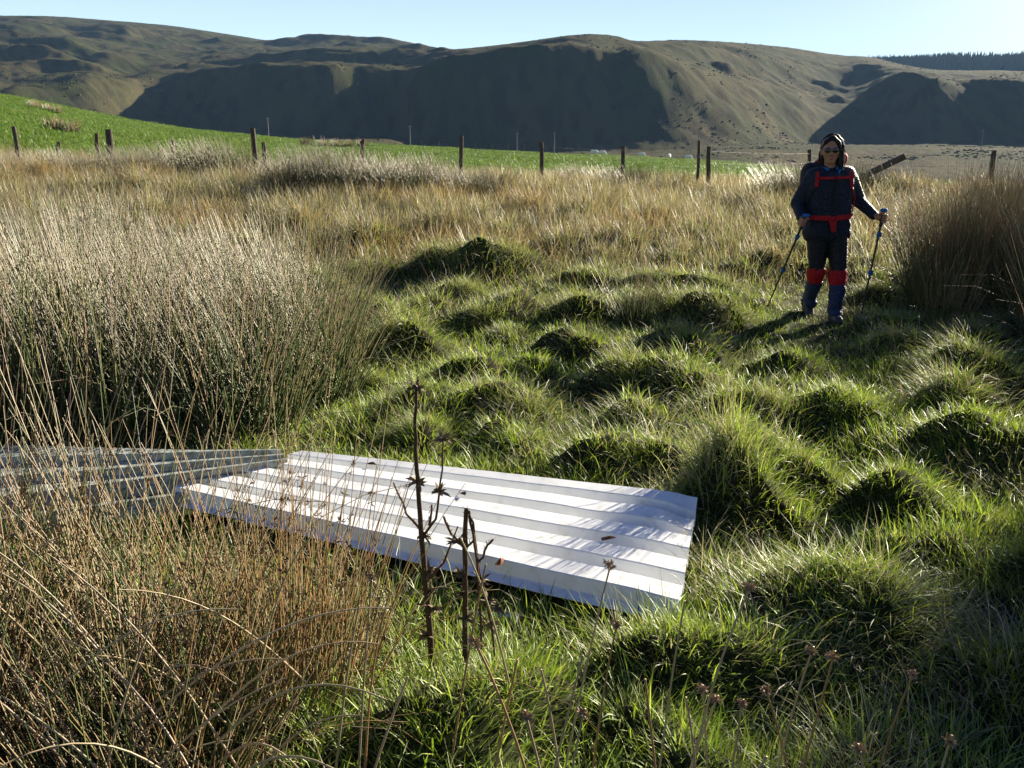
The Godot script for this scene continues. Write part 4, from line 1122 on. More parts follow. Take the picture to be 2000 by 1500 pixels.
func build_sheep():
	var B := [
		[Vector3(-0.32, 0.62, 0), Vector3(0.30, 0.64, 0), 0.24, 0.23], [Vector3(-0.30, 0.50, 0), Vector3(0.28, 0.52, 0), 0.20, 0.18],
		[Vector3(0.36, 0.66, 0), Vector3(0.52, 0.52, 0), 0.15, 0.10], [Vector3(0.52, 0.52, 0), Vector3(0.68, 0.24, 0), 0.09, 0.06], [Vector3(0.66, 0.27, 0), Vector3(0.72, 0.14, 0), 0.075, 0.045],
		[Vector3(-0.36, 0.5, 0.10), Vector3(-0.42, 0.26, 0.10), 0.09, 0.045], [Vector3(-0.42, 0.26, 0.10), Vector3(-0.38, 0.03, 0.10), 0.04, 0.035], [Vector3(-0.36, 0.5, -0.10), Vector3(-0.40, 0.26, -0.10), 0.09, 0.045], [Vector3(-0.40, 0.26, -0.10), Vector3(-0.36, 0.03, -0.10), 0.04, 0.035],
		[Vector3(0.28, 0.5, 0.10), Vector3(0.29, 0.25, 0.10), 0.07, 0.045], [Vector3(0.29, 0.25, 0.10), Vector3(0.29, 0.03, 0.10), 0.04, 0.035], [Vector3(0.28, 0.5, -0.10), Vector3(0.32, 0.25, -0.10), 0.07, 0.045], [Vector3(0.32, 0.25, -0.10), Vector3(0.32, 0.03, -0.10), 0.04, 0.035],
		[Vector3(-0.50, 0.66, 0), Vector3(-0.58, 0.42, 0), 0.05, 0.04], [Vector3(0.62, 0.36, 0.06), Vector3(0.62, 0.38, 0.15), 0.03, 0.02], [Vector3(0.62, 0.36, -0.06), Vector3(0.62, 0.38, -0.15), 0.03, 0.02]]
	var m := body_mesh(B, 0.032, 0.08)
	for p in SHEEP:
		var g := lie(p[0], p[1])
		var o := solo("sheep", m, M.fleece, Vector3(p[0], g - 0.02, -p[1]))
		o.rotation.y = p[2]
		o.scale = Vector3.ONE * 0.85
		tag(o, p[3], "sheep", "sheep grazing on the pasture")

const SHEEP := [[10.4, 128.0, 0.2, "white sheep grazing at the start of the row, close behind another"], [11.4, 128.0, 0.0, "white sheep grazing close in front of the first sheep"], [16.4, 128.0, -0.3, "white sheep grazing alone between the pair and the last two"], [19.6, 126.0, 1.2, "white sheep facing away beside the last grazing sheep"], [21.3, 122.0, 0.0, "white sheep grazing last in the row over the pasture brow"]]

func hill_height(s: float, d: float) -> float:
	var foot := spline(FOOT, s)
	return 1.5 + d * pchip([170.0, foot.y - 120.0, foot.y], [-10.5 / 170.0, (foot.x - 4.5) / (foot.y - 120.0), (foot.x - 1.5) / foot.y], d)

func build_plantation():
	var nx := 80
	var ny := 30
	var verts := PackedVector3Array()
	var cols := PackedColorArray()
	var n1 := noise(91, 1.0 / 160.0, 3)
	for j in ny:
		var d := 1250.0 + 900.0 * j / (ny - 1)
		for i in nx:
			var s := lerpf(0.22, 0.95, float(i) / (nx - 1))
			verts.append(Vector3(s * d, plantation_height(s, d, n1), -d))
			cols.append(Color(0.084, 0.090, 0.042))
	tag(solo("far_hill", grid_mesh(verts, cols, nx, ny), M.hill), "far hill carrying the conifer plantation", "", "", "structure")
	var t := Shape.new()
	t.tube(PackedVector3Array([Vector3(0, 0, 0), Vector3(0, 3, 0)]), 0.2, 0.15, 5, Color(0.06, 0.045, 0.03))
	for k in 5:
		var y := 1.4 + 2.1 * k
		var r := 2.3 * (1.0 - k / 5.6)
		for q in 9:
			var a := TAU * q / 9.0 + k * 0.5
			var b := TAU * (q + 0.85) / 9.0 + k * 0.5
			var rr := r * rng.randf_range(0.75, 1.1)
			t.tri(Vector3(0, y + 3.1, 0), Vector3(sin(a) * rr, y, cos(a) * rr), Vector3(sin(b) * rr, y + 0.1, cos(b) * rr), vary(Color(0.028, 0.045, 0.024), 0.25))
	var mm := MultiMesh.new()
	mm.transform_format = MultiMesh.TRANSFORM_3D
	mm.mesh = t.mesh()
	var where := []
	for k in 15000:
		var d := rng.randf_range(1255.0, 1690.0)
		var s := rng.randf_range(0.28, 0.75)
		var h := rng.randf_range(0.75, 1.2)
		where.append(Transform3D(Basis(Vector3.UP, rng.randf() * TAU).scaled(Vector3(h, h * rng.randf_range(0.9, 1.2), h)), Vector3(s * d, plantation_height(s, d, n1) - 0.3, -d)))
	mm.instance_count = where.size()
	for k in where.size(): mm.set_instance_transform(k, where[k])
	var o := MultiMeshInstance3D.new()
	o.name = "conifer_plantation"
	o.multimesh = mm
	o.material_override = M.conifer
	add_child(o)
	tag(o, "dark conifer plantation along the far skyline", "forest", "", "stuff")

func plantation_height(s: float, d: float, n: FastNoiseLite) -> float:
	var top := lerpf(126.0, 135.0, clampf((s - 0.30) / 0.2, 0.0, 1.3))
	return top * (1.0 - ((d - 1640.0) / 900.0) ** 2 * 1.4) + n.get_noise_2d(s * d, d) * 5.0 - 8.0

# ---------- the hiker ----------
# local axes: x to her left, y up, z the way she faces
func V(x, y, z = 0.0) -> Vector3:
	return Vector3(x, y, z)

# a band lying round an upright ellipse (a across, b front to back), from one angle to another; 0 is straight ahead
func band(s: Shape, centre: Vector3, a: float, b: float, from: float, to: float, tall: float, thick: float, rise := 0.0, steps := 18):
	for k in steps:
		var t0 := lerpf(from, to, float(k) / steps)
		var t1 := lerpf(from, to, float(k + 1) / steps)
		var p := centre + Vector3(sin(t0) * a, rise * float(k) / steps, cos(t0) * b)
		var q := centre + Vector3(sin(t1) * a, rise * float(k + 1) / steps, cos(t1) * b)
		var mid := (p + q) * 0.5
		var out := Vector3(sin((t0 + t1) * 0.5) / a, 0, cos((t0 + t1) * 0.5) / b).normalized()
		s.block(mid, (q - p) * 0.52, Vector3(0, tall * 0.5, 0), out * thick * 0.5)

func strip(s: Shape, a: Vector3, b: Vector3, wide: Vector3, thick: Vector3):
	s.block((a + b) * 0.5, (b - a) * 0.5, wide * 0.5, thick * 0.5)

func hand_bones(wrist: Vector3, grip: Vector3, axis: Vector3, out_side: float) -> Array:
	# a fist closed round a grip; axis runs up the pole, fingers stacked down it
	var b := []
	var palm := wrist.lerp(grip, 0.55)
	var away := (grip - wrist).normalized()
	var side := axis.cross(away).normalized() * out_side
	b.append([wrist, palm, 0.026, 0.032])
	for k in 4:
		var up := axis * (0.030 - 0.020 * k)
		var knuckle := grip - away * 0.012 + side * 0.030 + up
		b.append([palm + up * 0.9 + side * 0.012, knuckle, 0.0125, 0.0105])
		b.append([knuckle, grip + away * 0.026 + side * 0.014 + up, 0.0102, 0.0095])
		b.append([grip + away * 0.026 + side * 0.014 + up, grip + away * 0.014 - side * (0.016 - 0.002 * k) + up, 0.0095, 0.0085])
	b.append([palm - side * 0.018 + axis * 0.012, grip - side * 0.026 + axis * 0.040, 0.013, 0.011])
	b.append([grip - side * 0.026 + axis * 0.040, grip + away * 0.020 - side * 0.008 + axis * 0.052, 0.0105, 0.0085])
	return b

func build_hiker():
	var at := Vector3(2.73, 0.0, -8.6)
	at.y = ground(at.x, 8.6) + 0.015
	var o := base("person", at, 0.0)
	o.scale = Vector3.ONE * 0.975
	tag(o, "hiker in a navy jacket, dark trousers and gaiters walking with two poles", "person")
	# joints
	var sh_r := V(-0.155, 1.265, -0.02)
	var sh_l := V(0.155, 1.285, -0.02)
	var el_r := V(-0.262, 1.02, -0.05)
	var el_l := V(0.272, 1.05, -0.06)
	var wr_r := V(-0.262, 0.895, 0.14)
	var wr_l := V(0.372, 0.925, 0.15)
	var gr_r := V(-0.272, 0.875, 0.195)
	var gr_l := V(0.405, 0.910, 0.205)
	var hip_r := V(-0.085, 0.82, 0.0)
	var hip_l := V(0.085, 0.83, 0.0)
	var kn_r := V(-0.082, 0.44, 0.06)
	var kn_l := V(0.085, 0.43, 0.13)
	var an_r := V(-0.050, 0.135, -0.20)
	var an_l := V(0.078, 0.075, 0.14)
	var tip_r := V(-0.42, -0.02, -0.35)
	var tip_l := V(0.31, -0.05, 0.12)
	var ax_r := (gr_r - tip_r).normalized()
	var ax_l := (gr_l - tip_l).normalized()
	var head := V(-0.030, 1.475, 0.035)
	var neck := V(-0.010, 1.31, -0.01)
	# the body itself: one skin from head to feet
	var skin := [
		[neck + V(0, -0.06, 0), head + V(0.012, -0.09, -0.02), 0.058, 0.052],
		[V(-0.09, 1.22, 0), V(0.09, 1.22, 0), 0.085, 0.085], [V(-0.07, 1.22, 0.0), V(-0.07, 0.86, 0.0), 0.095, 0.10], [V(0.07, 1.22, 0.0), V(0.07, 0.86, 0.0), 0.095, 0.10],
		[sh_r, el_r, 0.048, 0.038], [el_r, wr_r, 0.037, 0.024], [sh_l, el_l, 0.048, 0.038], [el_l, wr_l, 0.037, 0.024],
		[hip_r, kn_r, 0.078, 0.050], [kn_r, an_r, 0.046, 0.032], [hip_l, kn_l, 0.078, 0.050], [kn_l, an_l, 0.046, 0.032], [an_r, an_r + V(-0.005, -0.075, 0.035), 0.030, 0.020], [an_l, an_l + V(-0.01, -0.05, 0.13), 0.032, 0.026]]
	part("body", joined([body_mesh(skin, 0.016, 0.03), body_mesh(head_bones(head), 0.0055, 0.012), body_mesh(hand_bones(wr_r, gr_r, ax_r, -1.0), 0.0034, 0.006), body_mesh(hand_bones(wr_l, gr_l, ax_l, 1.0), 0.0034, 0.006)]), M.skin, o)
	# jacket
	var jacket := [
		[V(-0.10, 1.245, -0.01), V(0.10, 1.255, -0.01), 0.095, 0.095], [V(-0.095, 1.20, 0.0), V(-0.092, 0.92, 0.0), 0.112, 0.100], [V(0.095, 1.20, 0.0), V(0.092, 0.92, 0.0), 0.112, 0.100], [V(0, 1.22, 0.035), V(0, 0.92, 0.035), 0.105, 0.100],
		[V(-0.092, 0.92, 0.0), V(-0.110, 0.775, 0.0), 0.100, 0.108], [V(0.092, 0.92, 0.0), V(0.105, 0.775, 0.0), 0.100, 0.108], [V(0, 0.92, 0.035), V(0, 0.775, 0.03), 0.100, 0.110], [V(-0.09, 0.78, 0.02), V(0.09, 0.78, 0.02), 0.108, 0.108],
		[sh_r + V(0.01, -0.01, 0), el_r, 0.076, 0.058], [el_r, wr_r + V(0, 0.005, -0.03), 0.056, 0.044], [sh_l + V(-0.01, -0.01, 0), el_l, 0.076, 0.058], [el_l, wr_l + V(-0.012, 0.005, -0.03), 0.056, 0.044],
		[V(-0.04, 1.30, -0.01), V(0.04, 1.30, -0.01), 0.07, 0.07]]
	for k in 7:   # folds of the sleeves and the body
		var f := 0.15 + float(k) / 7.5
		jacket.append([sh_r.lerp(el_r, f) + V(-0.045, 0.0, 0.01), sh_r.lerp(el_r, f) + V(0.025, -0.03 + 0.02 * (k % 2), 0.045), 0.024, 0.020])
		jacket.append([sh_l.lerp(el_l, f) + V(0.045, 0.0, 0.01), sh_l.lerp(el_l, f) + V(-0.025, -0.03 + 0.02 * (k % 2), 0.045), 0.024, 0.020])
		jacket.append([V(-0.16 + 0.02 * (k % 3), 1.15 - 0.05 * k, 0.075), V(-0.05, 1.125 - 0.05 * k, 0.112), 0.024, 0.020])
		jacket.append([V(0.16 - 0.02 * (k % 3), 1.15 - 0.05 * k, 0.075), V(0.06, 1.115 - 0.05 * k, 0.112), 0.024, 0.020])
	part("jacket", body_mesh(jacket, 0.013, 0.02), M.jacket, o)
	var zip := Shape.new()
	strip(zip, V(0.0, 1.26, 0.146), V(0.0, 0.72, 0.153), V(0.012, 0, 0), V(0, 0, 0.01))
	part("zip", zip.mesh(), M.dark_cloth, o)
	var collar := Shape.new()
	band(collar, V(-0.008, 1.315, 0.0), 0.078, 0.082, 0.35, 2.7, 0.060, 0.008, 0.02)
	band(collar, V(-0.012, 1.310, 0.0), 0.078, 0.082, -0.45, -2.7, 0.045, 0.008, 0.02)
	strip(collar, V(0.022, 1.275, 0.112), V(0.062, 1.345, 0.080), V(0.022, 0.006, 0.012), V(0, 0.003, 0.006))
	part("collar", collar.mesh(), M.blue_cloth, o)
	# trousers
	var trousers := [[V(-0.08, 0.82, 0.0), V(0.08, 0.82, 0.0), 0.115, 0.115], [hip_r, kn_r, 0.105, 0.070], [hip_l, kn_l, 0.105, 0.072], [kn_r, kn_r.lerp(an_r, 0.35), 0.068, 0.060], [kn_l, kn_l.lerp(an_l, 0.35), 0.070, 0.062]]
	for k in 8:
		var f := 0.25 + 0.09 * k
		trousers.append([hip_l.lerp(kn_l, f) + V(-0.02, 0.0, 0.055 - 0.03 * f), hip_l.lerp(kn_l, f) + V(0.06 - 0.02 * f, 0.012, 0.03), 0.026, 0.024])
		trousers.append([hip_r.lerp(kn_r, f) + V(-0.055, 0.0, 0.03), hip_r.lerp(kn_r, f) + V(0.03, 0.012, 0.05 - 0.03 * f), 0.026, 0.024])
	part("trousers", body_mesh(trousers, 0.012, 0.014), M.trousers, o)
	# gaiters and boots
	for side in [[kn_r, an_r, -0.75], [kn_l, an_l, 0.0]]:
		var k: Vector3 = side[0]
		var a: Vector3 = side[1]
		var g := part("gaiter", body_mesh([[k.lerp(a, 0.24), k.lerp(a, 0.55), 0.068, 0.066], [k.lerp(a, 0.55), a + V(0, 0.02, 0), 0.066, 0.062], [a + V(0, 0.02, 0), a + V(0, -0.02, 0.05), 0.064, 0.055], [k.lerp(a, 0.4) + V(0.02, 0, 0.03), k.lerp(a, 0.8) + V(-0.01, 0, 0.03), 0.052, 0.048]], 0.011, 0.014), M.gaiter, o)
		var cuff := [[k.lerp(a, 0.02), k.lerp(a, 0.20), 0.076, 0.078]]
		for q in 10:
			var an := TAU * q / 10.0
			cuff.append([k.lerp(a, 0.0) + V(sin(an) * 0.070, 0.010 * (q % 2), cos(an) * 0.070), k.lerp(a, 0.20) + V(sin(an) * 0.070, 0, cos(an) * 0.070), 0.015, 0.013])
		part("cuff", body_mesh(cuff, 0.009, 0.010), M.red_cloth, g)
		var pitch := Basis(Vector3.RIGHT, -float(side[2]))   # the rear heel is lifted
		var F := func(x, y, z): return a + pitch * Vector3(x, y, z)
		var boot := part("boot", body_mesh([[F.call(0, 0.0, -0.02), F.call(0, -0.045, 0.03), 0.054, 0.050], [F.call(0, -0.045, 0.02), F.call(-0.01, -0.055, 0.15), 0.050, 0.042], [F.call(0, -0.05, -0.04), F.call(0, -0.05, 0.03), 0.046, 0.048]], 0.010, 0.016), M.boot, o)
		var sole := Shape.new()
		strip(sole, F.call(0, -0.095, -0.08), F.call(-0.012, -0.098, 0.18), V(0.085, 0, 0), pitch * V(0, 0.022, 0))
		part("sole", sole.mesh(), M.rubber, boot)
	# hair, glasses, ear ring
	var hair := part("hair", body_mesh(hair_bones(head), 0.0075, 0.014), M.hair, o)
	var loose := Shape.new()
	var turned := Basis(Vector3.UP, -0.22)
	for k in 260:
		var phi := rng.randf_range(1.05, PI + 1.35)     # 0 is straight ahead: the face stays free
		var drop := rng.randf_range(0.10, 0.20) * (1.2 if phi < PI - 0.5 else 0.85)
		var dir := Vector3(sin(phi), 0, cos(phi))
		var pts := PackedVector3Array()
		for q in 6:
			var u := float(q) / 5.0
			var y := 0.148 - (0.148 + drop) * u * u
			var r := 0.095 * sqrt(clampf(1.0 - ((maxf(y, 0.03) - 0.03) / 0.122) ** 2, 0.02, 1.0)) + (0.012 * u if y < 0.0 else 0.0)
			pts.append(head + turned * 0.95 * (Vector3(0.012, y, -0.018) + dir * r + Vector3(rng.randfn(), rng.randfn() * 0.5, rng.randfn()) * (0.003 + 0.009 * u)))
		loose.tube(pts, 0.0052, 0.0018, 4, Color.WHITE)
	tag(part("loose_hair", loose.mesh(), M.hair, hair), "", "", "", "stuff")
	var glasses := Shape.new()
	var turn := Basis(Vector3.UP, -0.22)
	for sd in [-1, 1]:
		for q in 14:
			var a0 := TAU * q / 14.0
			var a1 := TAU * (q + 1) / 14.0
			var c := V(0.031 * sd, 0.006, 0.0945)
			var r0 := V(cos(a0) * 0.031, sin(a0) * 0.023, -0.010 * cos(a0) * sd)
			var r1 := V(cos(a1) * 0.031, sin(a1) * 0.023, -0.010 * cos(a1) * sd)
			glasses.tri(head + turn * (c + V(0, 0, 0.006)), head + turn * (c + r0), head + turn * (c + r1), Color.WHITE)
			glasses.tri(head + turn * (c + r0), head + turn * (c + r1), head + turn * (c + r0 - V(0, 0, 0.005)), Color.WHITE)
		var hinge := head + turn * V(0.059 * sd, 0.012, 0.086)
		glasses.tube(PackedVector3Array([hinge, head + turn * V(0.078 * sd, 0.012, 0.03), head + turn * V(0.080 * sd, 0.0, -0.01)]), 0.003, 0.003, 6, Color.WHITE)
	glasses.tube(PackedVector3Array([head + turn * V(-0.012, 0.014, 0.098), head + turn * V(0.0, 0.018, 0.100), head + turn * V(0.012, 0.014, 0.098)]), 0.003, 0.003, 6, Color.WHITE)
	part("sunglasses", glasses.mesh(), M.lens, o)
	# backpack: carried, so a thing of its own
	var p := base("backpack", at)
	p.scale = o.scale
	tag(p, "red and black hiking backpack on the back of the hiker", "backpack")
	part("pack_bag", body_mesh([[V(-0.10, 1.28, -0.23), V(-0.10, 0.93, -0.22), 0.10, 0.11], [V(0.10, 1.28, -0.23), V(0.10, 0.93, -0.22), 0.10, 0.11], [V(0, 1.30, -0.26), V(0, 0.92, -0.25), 0.11, 0.12], [V(0.16, 1.05, -0.20), V(0.16, 0.95, -0.20), 0.07, 0.07]], 0.016, 0.03), M.dark_cloth, p)
	part("pack_lid", body_mesh([[V(0.0, 1.36, -0.21), V(0.14, 1.41, -0.19), 0.062, 0.058], [V(-0.04, 1.33, -0.24), V(0.13, 1.36, -0.23), 0.068, 0.066], [V(0.10, 1.44, -0.15), V(0.15, 1.42, -0.14), 0.034, 0.030]], 0.012, 0.02), M.red_cloth, p)
	var st := Shape.new()
	band(st, V(0, 1.245, 0.0), 0.185, 0.146, -0.85, 0.85, 0.022, 0.007, 0.008)
	part("chest_strap", st.mesh(), M.red_cloth, p)
	for sd in [-1, 1]:
		var h := Shape.new()
		strip(h, V(0.150 * sd, 1.30, 0.098), V(0.152 * sd, 1.17, 0.112), V(0.026, 0, 0.006 * -sd), V(0, 0, 0.008))
		part("shoulder_strap", h.mesh(), M.red_cloth, p)
		var e := Shape.new()
		e.tube(PackedVector3Array([V(0.152 * sd, 1.17, 0.112), V(0.205 * sd, 1.08, 0.06), V(0.212 * sd, 0.96, 0.0), V(0.19 * sd, 0.90, -0.12)]), 0.006, 0.006, 6, Color.WHITE)
		part("side_strap", e.mesh(), M.red_cloth if sd > 0 else M.dark_cloth, p)
	var belt := Shape.new()
	band(belt, V(0, 0.905, 0.005), 0.205, 0.150, -1.35, -0.08, 0.040, 0.012, 0.0)
	band(belt, V(0, 0.905, 0.005), 0.205, 0.150, 0.08, 1.2, 0.042, 0.012, 0.015)
	belt.block(V(-0.012, 0.905, 0.164), V(0.022, 0, 0), V(0, 0.017, 0), V(0, 0, 0.008))
	strip(belt, V(-0.03, 0.89, 0.166), V(0.012, 0.785, 0.160), V(0.032, 0.01, 0), V(0, 0, 0.006))
	strip(belt, V(0.012, 0.89, 0.166), V(0.014, 0.80, 0.160), V(0.028, 0, 0), V(0, 0, 0.006))
	part("hip_belt", belt.mesh(), M.red_cloth, p)
	# poles
	for q in [[gr_r, tip_r, ax_r, "dark trekking pole in the hiker's right hand"], [gr_l, tip_l, ax_l, "dark trekking pole in the hiker's left hand"]]:
		var w := base("trekking_pole", at)
		w.scale = o.scale
		tag(w, q[3], "trekking pole", "trekking poles")
		var g: Vector3 = q[0]
		var t: Vector3 = q[1]
		var u: Vector3 = q[2]
		var shaft := Shape.new()
		shaft.tube(PackedVector3Array([g - u * 0.05, g.lerp(t, 0.5), t]), 0.0105, 0.0060, 8, Color.WHITE, Color(-1, 0, 0), 2.0, true)
		part("shaft", shaft.mesh(), M.carbon, w)
		var grip := Shape.new()
		grip.tube(PackedVector3Array([g - u * 0.075, g - u * 0.05, g, g + u * 0.05, g + u * 0.062]), 0.015, 0.017, 8, Color.WHITE, Color(-1, 0, 0), 2.0, true)
		part("grip", grip.mesh(), M.rubber, w)
		part("knob", body_mesh([[g + u * 0.066 + V(-0.012, 0, -0.004), g + u * 0.068 + V(0.014, 0, 0.008), 0.019, 0.017]], 0.005, 0.01), M.blue_cloth, w)
		for f in [0.15, 0.50]:
			var lock := Shape.new()
			var c: Vector3 = g.lerp(t, f)
			lock.tube(PackedVector3Array([c + u * 0.022, c - u * 0.022]), 0.0155, 0.0155, 8, Color.WHITE, Color(-1, 0, 0), 2.0, true)
			lock.block(c + V(0.016, 0, 0.006), V(0.006, 0, 0), u * 0.018, V(0, 0, 0.007))
			part("clamp", lock.mesh(), M.blue_cloth, w)
		var basket := Shape.new()
		var bc := t + u * 0.06
		basket.tube(PackedVector3Array([bc - u * 0.004, bc + u * 0.004]), 0.026, 0.020, 12, Color.WHITE, Color(-1, 0, 0), 2.0, true)
		part("basket", basket.mesh(), M.rubber, w)

func joined(meshes: Array) -> ArrayMesh:
	var st := SurfaceTool.new()
	for m in meshes: st.append_from(m, 0, Transform3D())
	return st.commit()

func head_bones(c: Vector3) -> Array:
	var t := Basis(Vector3.UP, -0.22)
	var list := [
		[V(0, 0.045, -0.015), V(0, 0.045, -0.02), 0.086, 0.086], [V(0, 0.03, 0.02), V(0, -0.01, 0.03), 0.072, 0.066], [V(-0.028, -0.02, 0.03), V(-0.018, -0.075, 0.042), 0.050, 0.034], [V(0.028, -0.02, 0.03), V(0.018, -0.075, 0.042), 0.050, 0.034],
		[V(-0.012, -0.098, 0.055), V(0.012, -0.098, 0.055), 0.025, 0.025], [V(0, 0.005, 0.090), V(0, -0.030, 0.106), 0.011, 0.014], [V(-0.011, -0.033, 0.097), V(0.011, -0.033, 0.097), 0.010, 0.010],
		[V(-0.016, -0.062, 0.088), V(0.016, -0.062, 0.088), 0.0075, 0.0075], [V(-0.014, -0.072, 0.087), V(0.014, -0.072, 0.087), 0.0085, 0.0085], [V(-0.030, 0.026, 0.086), V(0.030, 0.026, 0.086), 0.012, 0.012],
		[V(-0.046, -0.015, 0.066), V(-0.040, -0.022, 0.070), 0.022, 0.02], [V(0.046, -0.015, 0.066), V(0.040, -0.022, 0.070), 0.022, 0.02],
		[V(-0.083, 0.010, -0.005), V(-0.080, -0.030, 0.0), 0.014, 0.010], [V(0.083, 0.010, -0.005), V(0.080, -0.030, 0.0), 0.014, 0.010], [V(0, -0.05, -0.01), V(0.0, -0.14, -0.03), 0.052, 0.05]]
	for b in list:
		b[0] = c + t * b[0] * 0.93
		b[1] = c + t * b[1] * 0.93
		b[2] *= 0.93
		b[3] *= 0.93
	return list

func hair_bones(c: Vector3) -> Array:
	var t := Basis(Vector3.UP, -0.22)
	var list := [[V(0, 0.050, -0.036), V(0, 0.03, -0.055), 0.084, 0.080], [V(0.012, 0.112, 0.040), V(-0.052, 0.080, 0.058), 0.024, 0.020], [V(-0.052, 0.080, 0.058), V(-0.080, 0.025, 0.015), 0.018, 0.012], [V(0.016, 0.112, 0.040), V(0.056, 0.075, 0.058), 0.026, 0.022], [V(0.056, 0.075, 0.058), V(0.082, 0.0, 0.045), 0.022, 0.018], [V(0.0, 0.10, 0.0), V(0.0, 0.11, 0.03), 0.045, 0.030], [V(0, -0.02, -0.07), V(0.02, -0.13, -0.06), 0.075, 0.055]]
	# locks falling beside the face, longer and looser on her left
	for k in 7:
		var f := float(k) / 6.0
		list.append([V(0.070 + 0.006 * f, 0.06 - 0.01 * k, 0.045 - 0.085 * f), V(0.083 + 0.014 * sin(k * 2.1), -0.10 - 0.012 * (k % 3), 0.040 - 0.085 * f), 0.016, 0.012])
		list.append([V(0.083 + 0.014 * sin(k * 2.1), -0.10, 0.040 - 0.085 * f), V(0.090 + 0.025 * sin(k * 1.7 + 1.0), -0.185 - 0.02 * (k % 2), 0.045 - 0.075 * f), 0.013, 0.004])
		list.append([V(-0.066 - 0.010 * f, 0.05 - 0.01 * k, -0.010 - 0.060 * f), V(-0.070 - 0.006 * sin(k * 1.9), -0.06 - 0.01 * (k % 3), -0.020 - 0.060 * f), 0.014, 0.010])
		list.append([V(-0.070 - 0.006 * sin(k * 1.9), -0.06, -0.020 - 0.060 * f), V(-0.066 - 0.012 * sin(k * 1.3), -0.12 - 0.02 * (k % 2), -0.015 - 0.06 * f), 0.010, 0.004])
	for b in list:
		b[0] = c + t * b[0] * 0.93
		b[1] = c + t * b[1] * 0.93
		b[2] *= 0.93
		b[3] *= 0.93
	return list

# ---------- materials ----------
func ramp(stops: Array) -> Gradient:
	var g := Gradient.new()
	g.offsets = PackedFloat32Array(stops.map(func(s): return s[0]))
	g.colors = PackedColorArray(stops.map(func(s): return s[1]))
	return g

func noise_map(sd: int, freq: float, octaves: int, stops: Array, size := 512, normal := false) -> NoiseTexture2D:
	var t := NoiseTexture2D.new()
	t.width = size
	t.height = size
	t.seamless = true
	t.noise = noise(sd, freq, octaves)
	if normal: t.as_normal_map = true
	if stops: t.color_ramp = ramp(stops)
	return t

func mat(called: String, rough: float, spec := 0.5) -> StandardMaterial3D:
	var m := StandardMaterial3D.new()
	m.resource_name = called
	m.roughness = rough
	m.metallic_specular = spec
	M[called] = m
	return m

func grained(m: StandardMaterial3D, tex: Texture2D, scale: float, world := true):
	m.albedo_texture = tex
	m.uv1_triplanar = true
	m.uv1_world_triplanar = world
	m.uv1_scale = Vector3.ONE * scale

func relief(m: StandardMaterial3D, tex: Texture2D, cm: float):
	m.heightmap_enabled = true
	m.heightmap_texture = tex
	m.heightmap_scale = cm

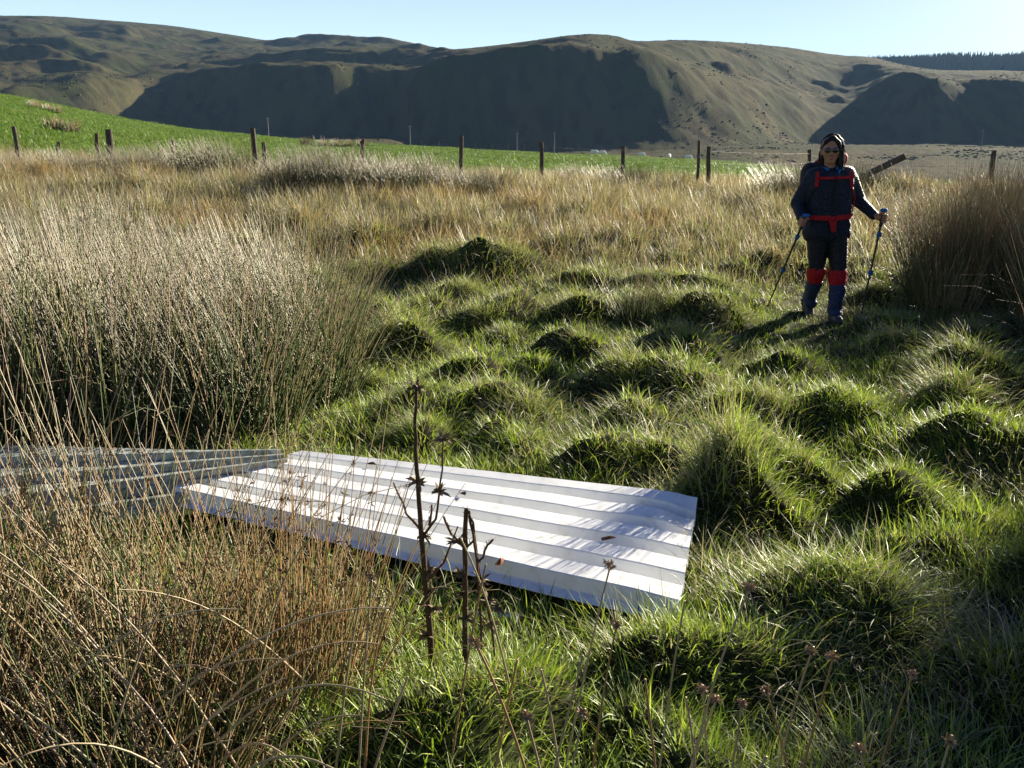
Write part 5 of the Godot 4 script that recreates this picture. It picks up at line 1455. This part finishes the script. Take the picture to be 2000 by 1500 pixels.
func build_materials():
	var g := func(v): return Color(v, v, v)
	var speck := noise_map(101, 0.06, 5, [[0.0, g.call(0.40)], [0.40, g.call(0.60)], [0.56, g.call(0.96)], [1.0, g.call(1.0)]], 1024)
	var rough_bump := noise_map(103, 0.05, 5, [[0.0, Color.BLACK], [1.0, Color.WHITE]], 1024)
	var m := mat("hill", 1.0, 0.1)
	m.vertex_color_use_as_albedo = true
	grained(m, speck, 0.03)
	relief(m, rough_bump, 45.0)
	m = mat("soil", 1.0, 0.2)
	m.vertex_color_use_as_albedo = true
	grained(m, speck, 0.8)
	m = mat("pasture", 1.0, 0.15)
	m.vertex_color_use_as_albedo = true
	grained(m, speck, 0.13)
	relief(m, rough_bump, 12.0)
	m = mat("grass", 0.55, 0.4)
	m.vertex_color_use_as_albedo = true
	m.backlight_enabled = true
	m.backlight = Color(0.86, 0.86, 0.70)
	m = mat("rush", 0.5, 0.35)
	m.vertex_color_use_as_albedo = true
	m = mat("seed", 0.8, 0.3)
	m.vertex_color_use_as_albedo = true
	m = mat("dead", 0.85, 0.3)
	m.vertex_color_use_as_albedo = true
	var dirt := noise_map(105, 0.02, 5, [[0.0, Color(0.84, 0.83, 0.80)], [0.28, Color(0.94, 0.94, 0.93)], [0.40, Color(0.965, 0.965, 0.965)], [0.5, Color(0.97, 0.97, 0.97)], [1.0, Color(0.97, 0.97, 0.97)]], 1024)
	m = mat("sheet", 0.32, 0.5)
	m.vertex_color_use_as_albedo = true
	m.albedo_color = Color(0.92, 0.925, 0.915)
	grained(m, dirt, 0.6)
	var grime := noise_map(107, 0.03, 5, [[0.0, Color(0.26, 0.28, 0.24)], [0.45, Color(0.50, 0.53, 0.50)], [0.7, Color(0.62, 0.65, 0.64)], [1.0, Color(0.68, 0.70, 0.66)]], 1024)
	m = mat("old_sheet", 0.5, 0.5)
	m.vertex_color_use_as_albedo = true
	grained(m, grime, 1.1)
	var grain := noise_map(109, 0.03, 4, [[0.0, Color(0.16, 0.14, 0.12)], [0.5, Color(0.30, 0.27, 0.24)], [1.0, Color(0.44, 0.41, 0.37)]], 512)
	m = mat("wood", 0.9, 0.2)
	grained(m, grain, 2.0)
	m.uv1_scale = Vector3(5.0, 0.7, 5.0)
	m = mat("wire", 0.5)
	m.albedo_color = Color(0.24, 0.23, 0.22)
	m.metallic = 0.6
	m = mat("pole", 0.9)
	m.albedo_color = Color(0.50, 0.48, 0.45)
	m = mat("fleece", 1.0, 0.1)
	m.albedo_color = Color(0.90, 0.88, 0.82)
	m = mat("conifer", 1.0, 0.1)
	m.vertex_color_use_as_albedo = true
	# the hiker
	var weave := noise_map(111, 0.03, 4, [[0.0, Color.BLACK], [1.0, Color.WHITE]], 512)
	for c in [["jacket", Color(0.060, 0.085, 0.150), 0.6], ["trousers", Color(0.060, 0.056, 0.055), 0.5], ["gaiter", Color(0.115, 0.175, 0.31), 0.45], ["red_cloth", Color(0.64, 0.06, 0.10), 0.75], ["blue_cloth", Color(0.10, 0.36, 0.60), 0.6], ["dark_cloth", Color(0.10, 0.07, 0.09), 0.6]]:
		m = mat(c[0], c[2], 0.4)
		m.albedo_color = c[1]
		m.uv1_triplanar = true
		m.uv1_scale = Vector3.ONE * 3.0
		relief(m, weave, 1.6)
	m = mat("skin", 0.5, 0.4)
	m.albedo_color = Color(0.60, 0.42, 0.33)
	m.subsurf_scatter_enabled = true
	m.subsurf_scatter_strength = 0.15
	m = mat("hair", 0.55, 0.35)
	m.albedo_color = Color(0.085, 0.065, 0.058)
	m = mat("lens", 0.08, 0.6)
	m.albedo_color = Color(0.03, 0.03, 0.035)
	m = mat("boot", 0.5)
	m.albedo_color = Color(0.20, 0.19, 0.22)
	m = mat("rubber", 0.7)
	m.albedo_color = Color(0.07, 0.07, 0.08)
	m = mat("carbon", 0.35)
	m.albedo_color = Color(0.16, 0.17, 0.19)

func build_all():
	var clock := Time.get_ticks_msec()
	plan_tussocks()
	for step in [build_ground, build_hills, build_heather, build_plantation, build_sheets, build_fence, build_poles, build_sheep, build_pasture_grass, build_grass, build_tussocks, build_rushes, build_dead_stems, build_hiker]:
		step.call()
		print(step.get_method(), " ", Time.get_ticks_msec() - clock)
		clock = Time.get_ticks_msec()
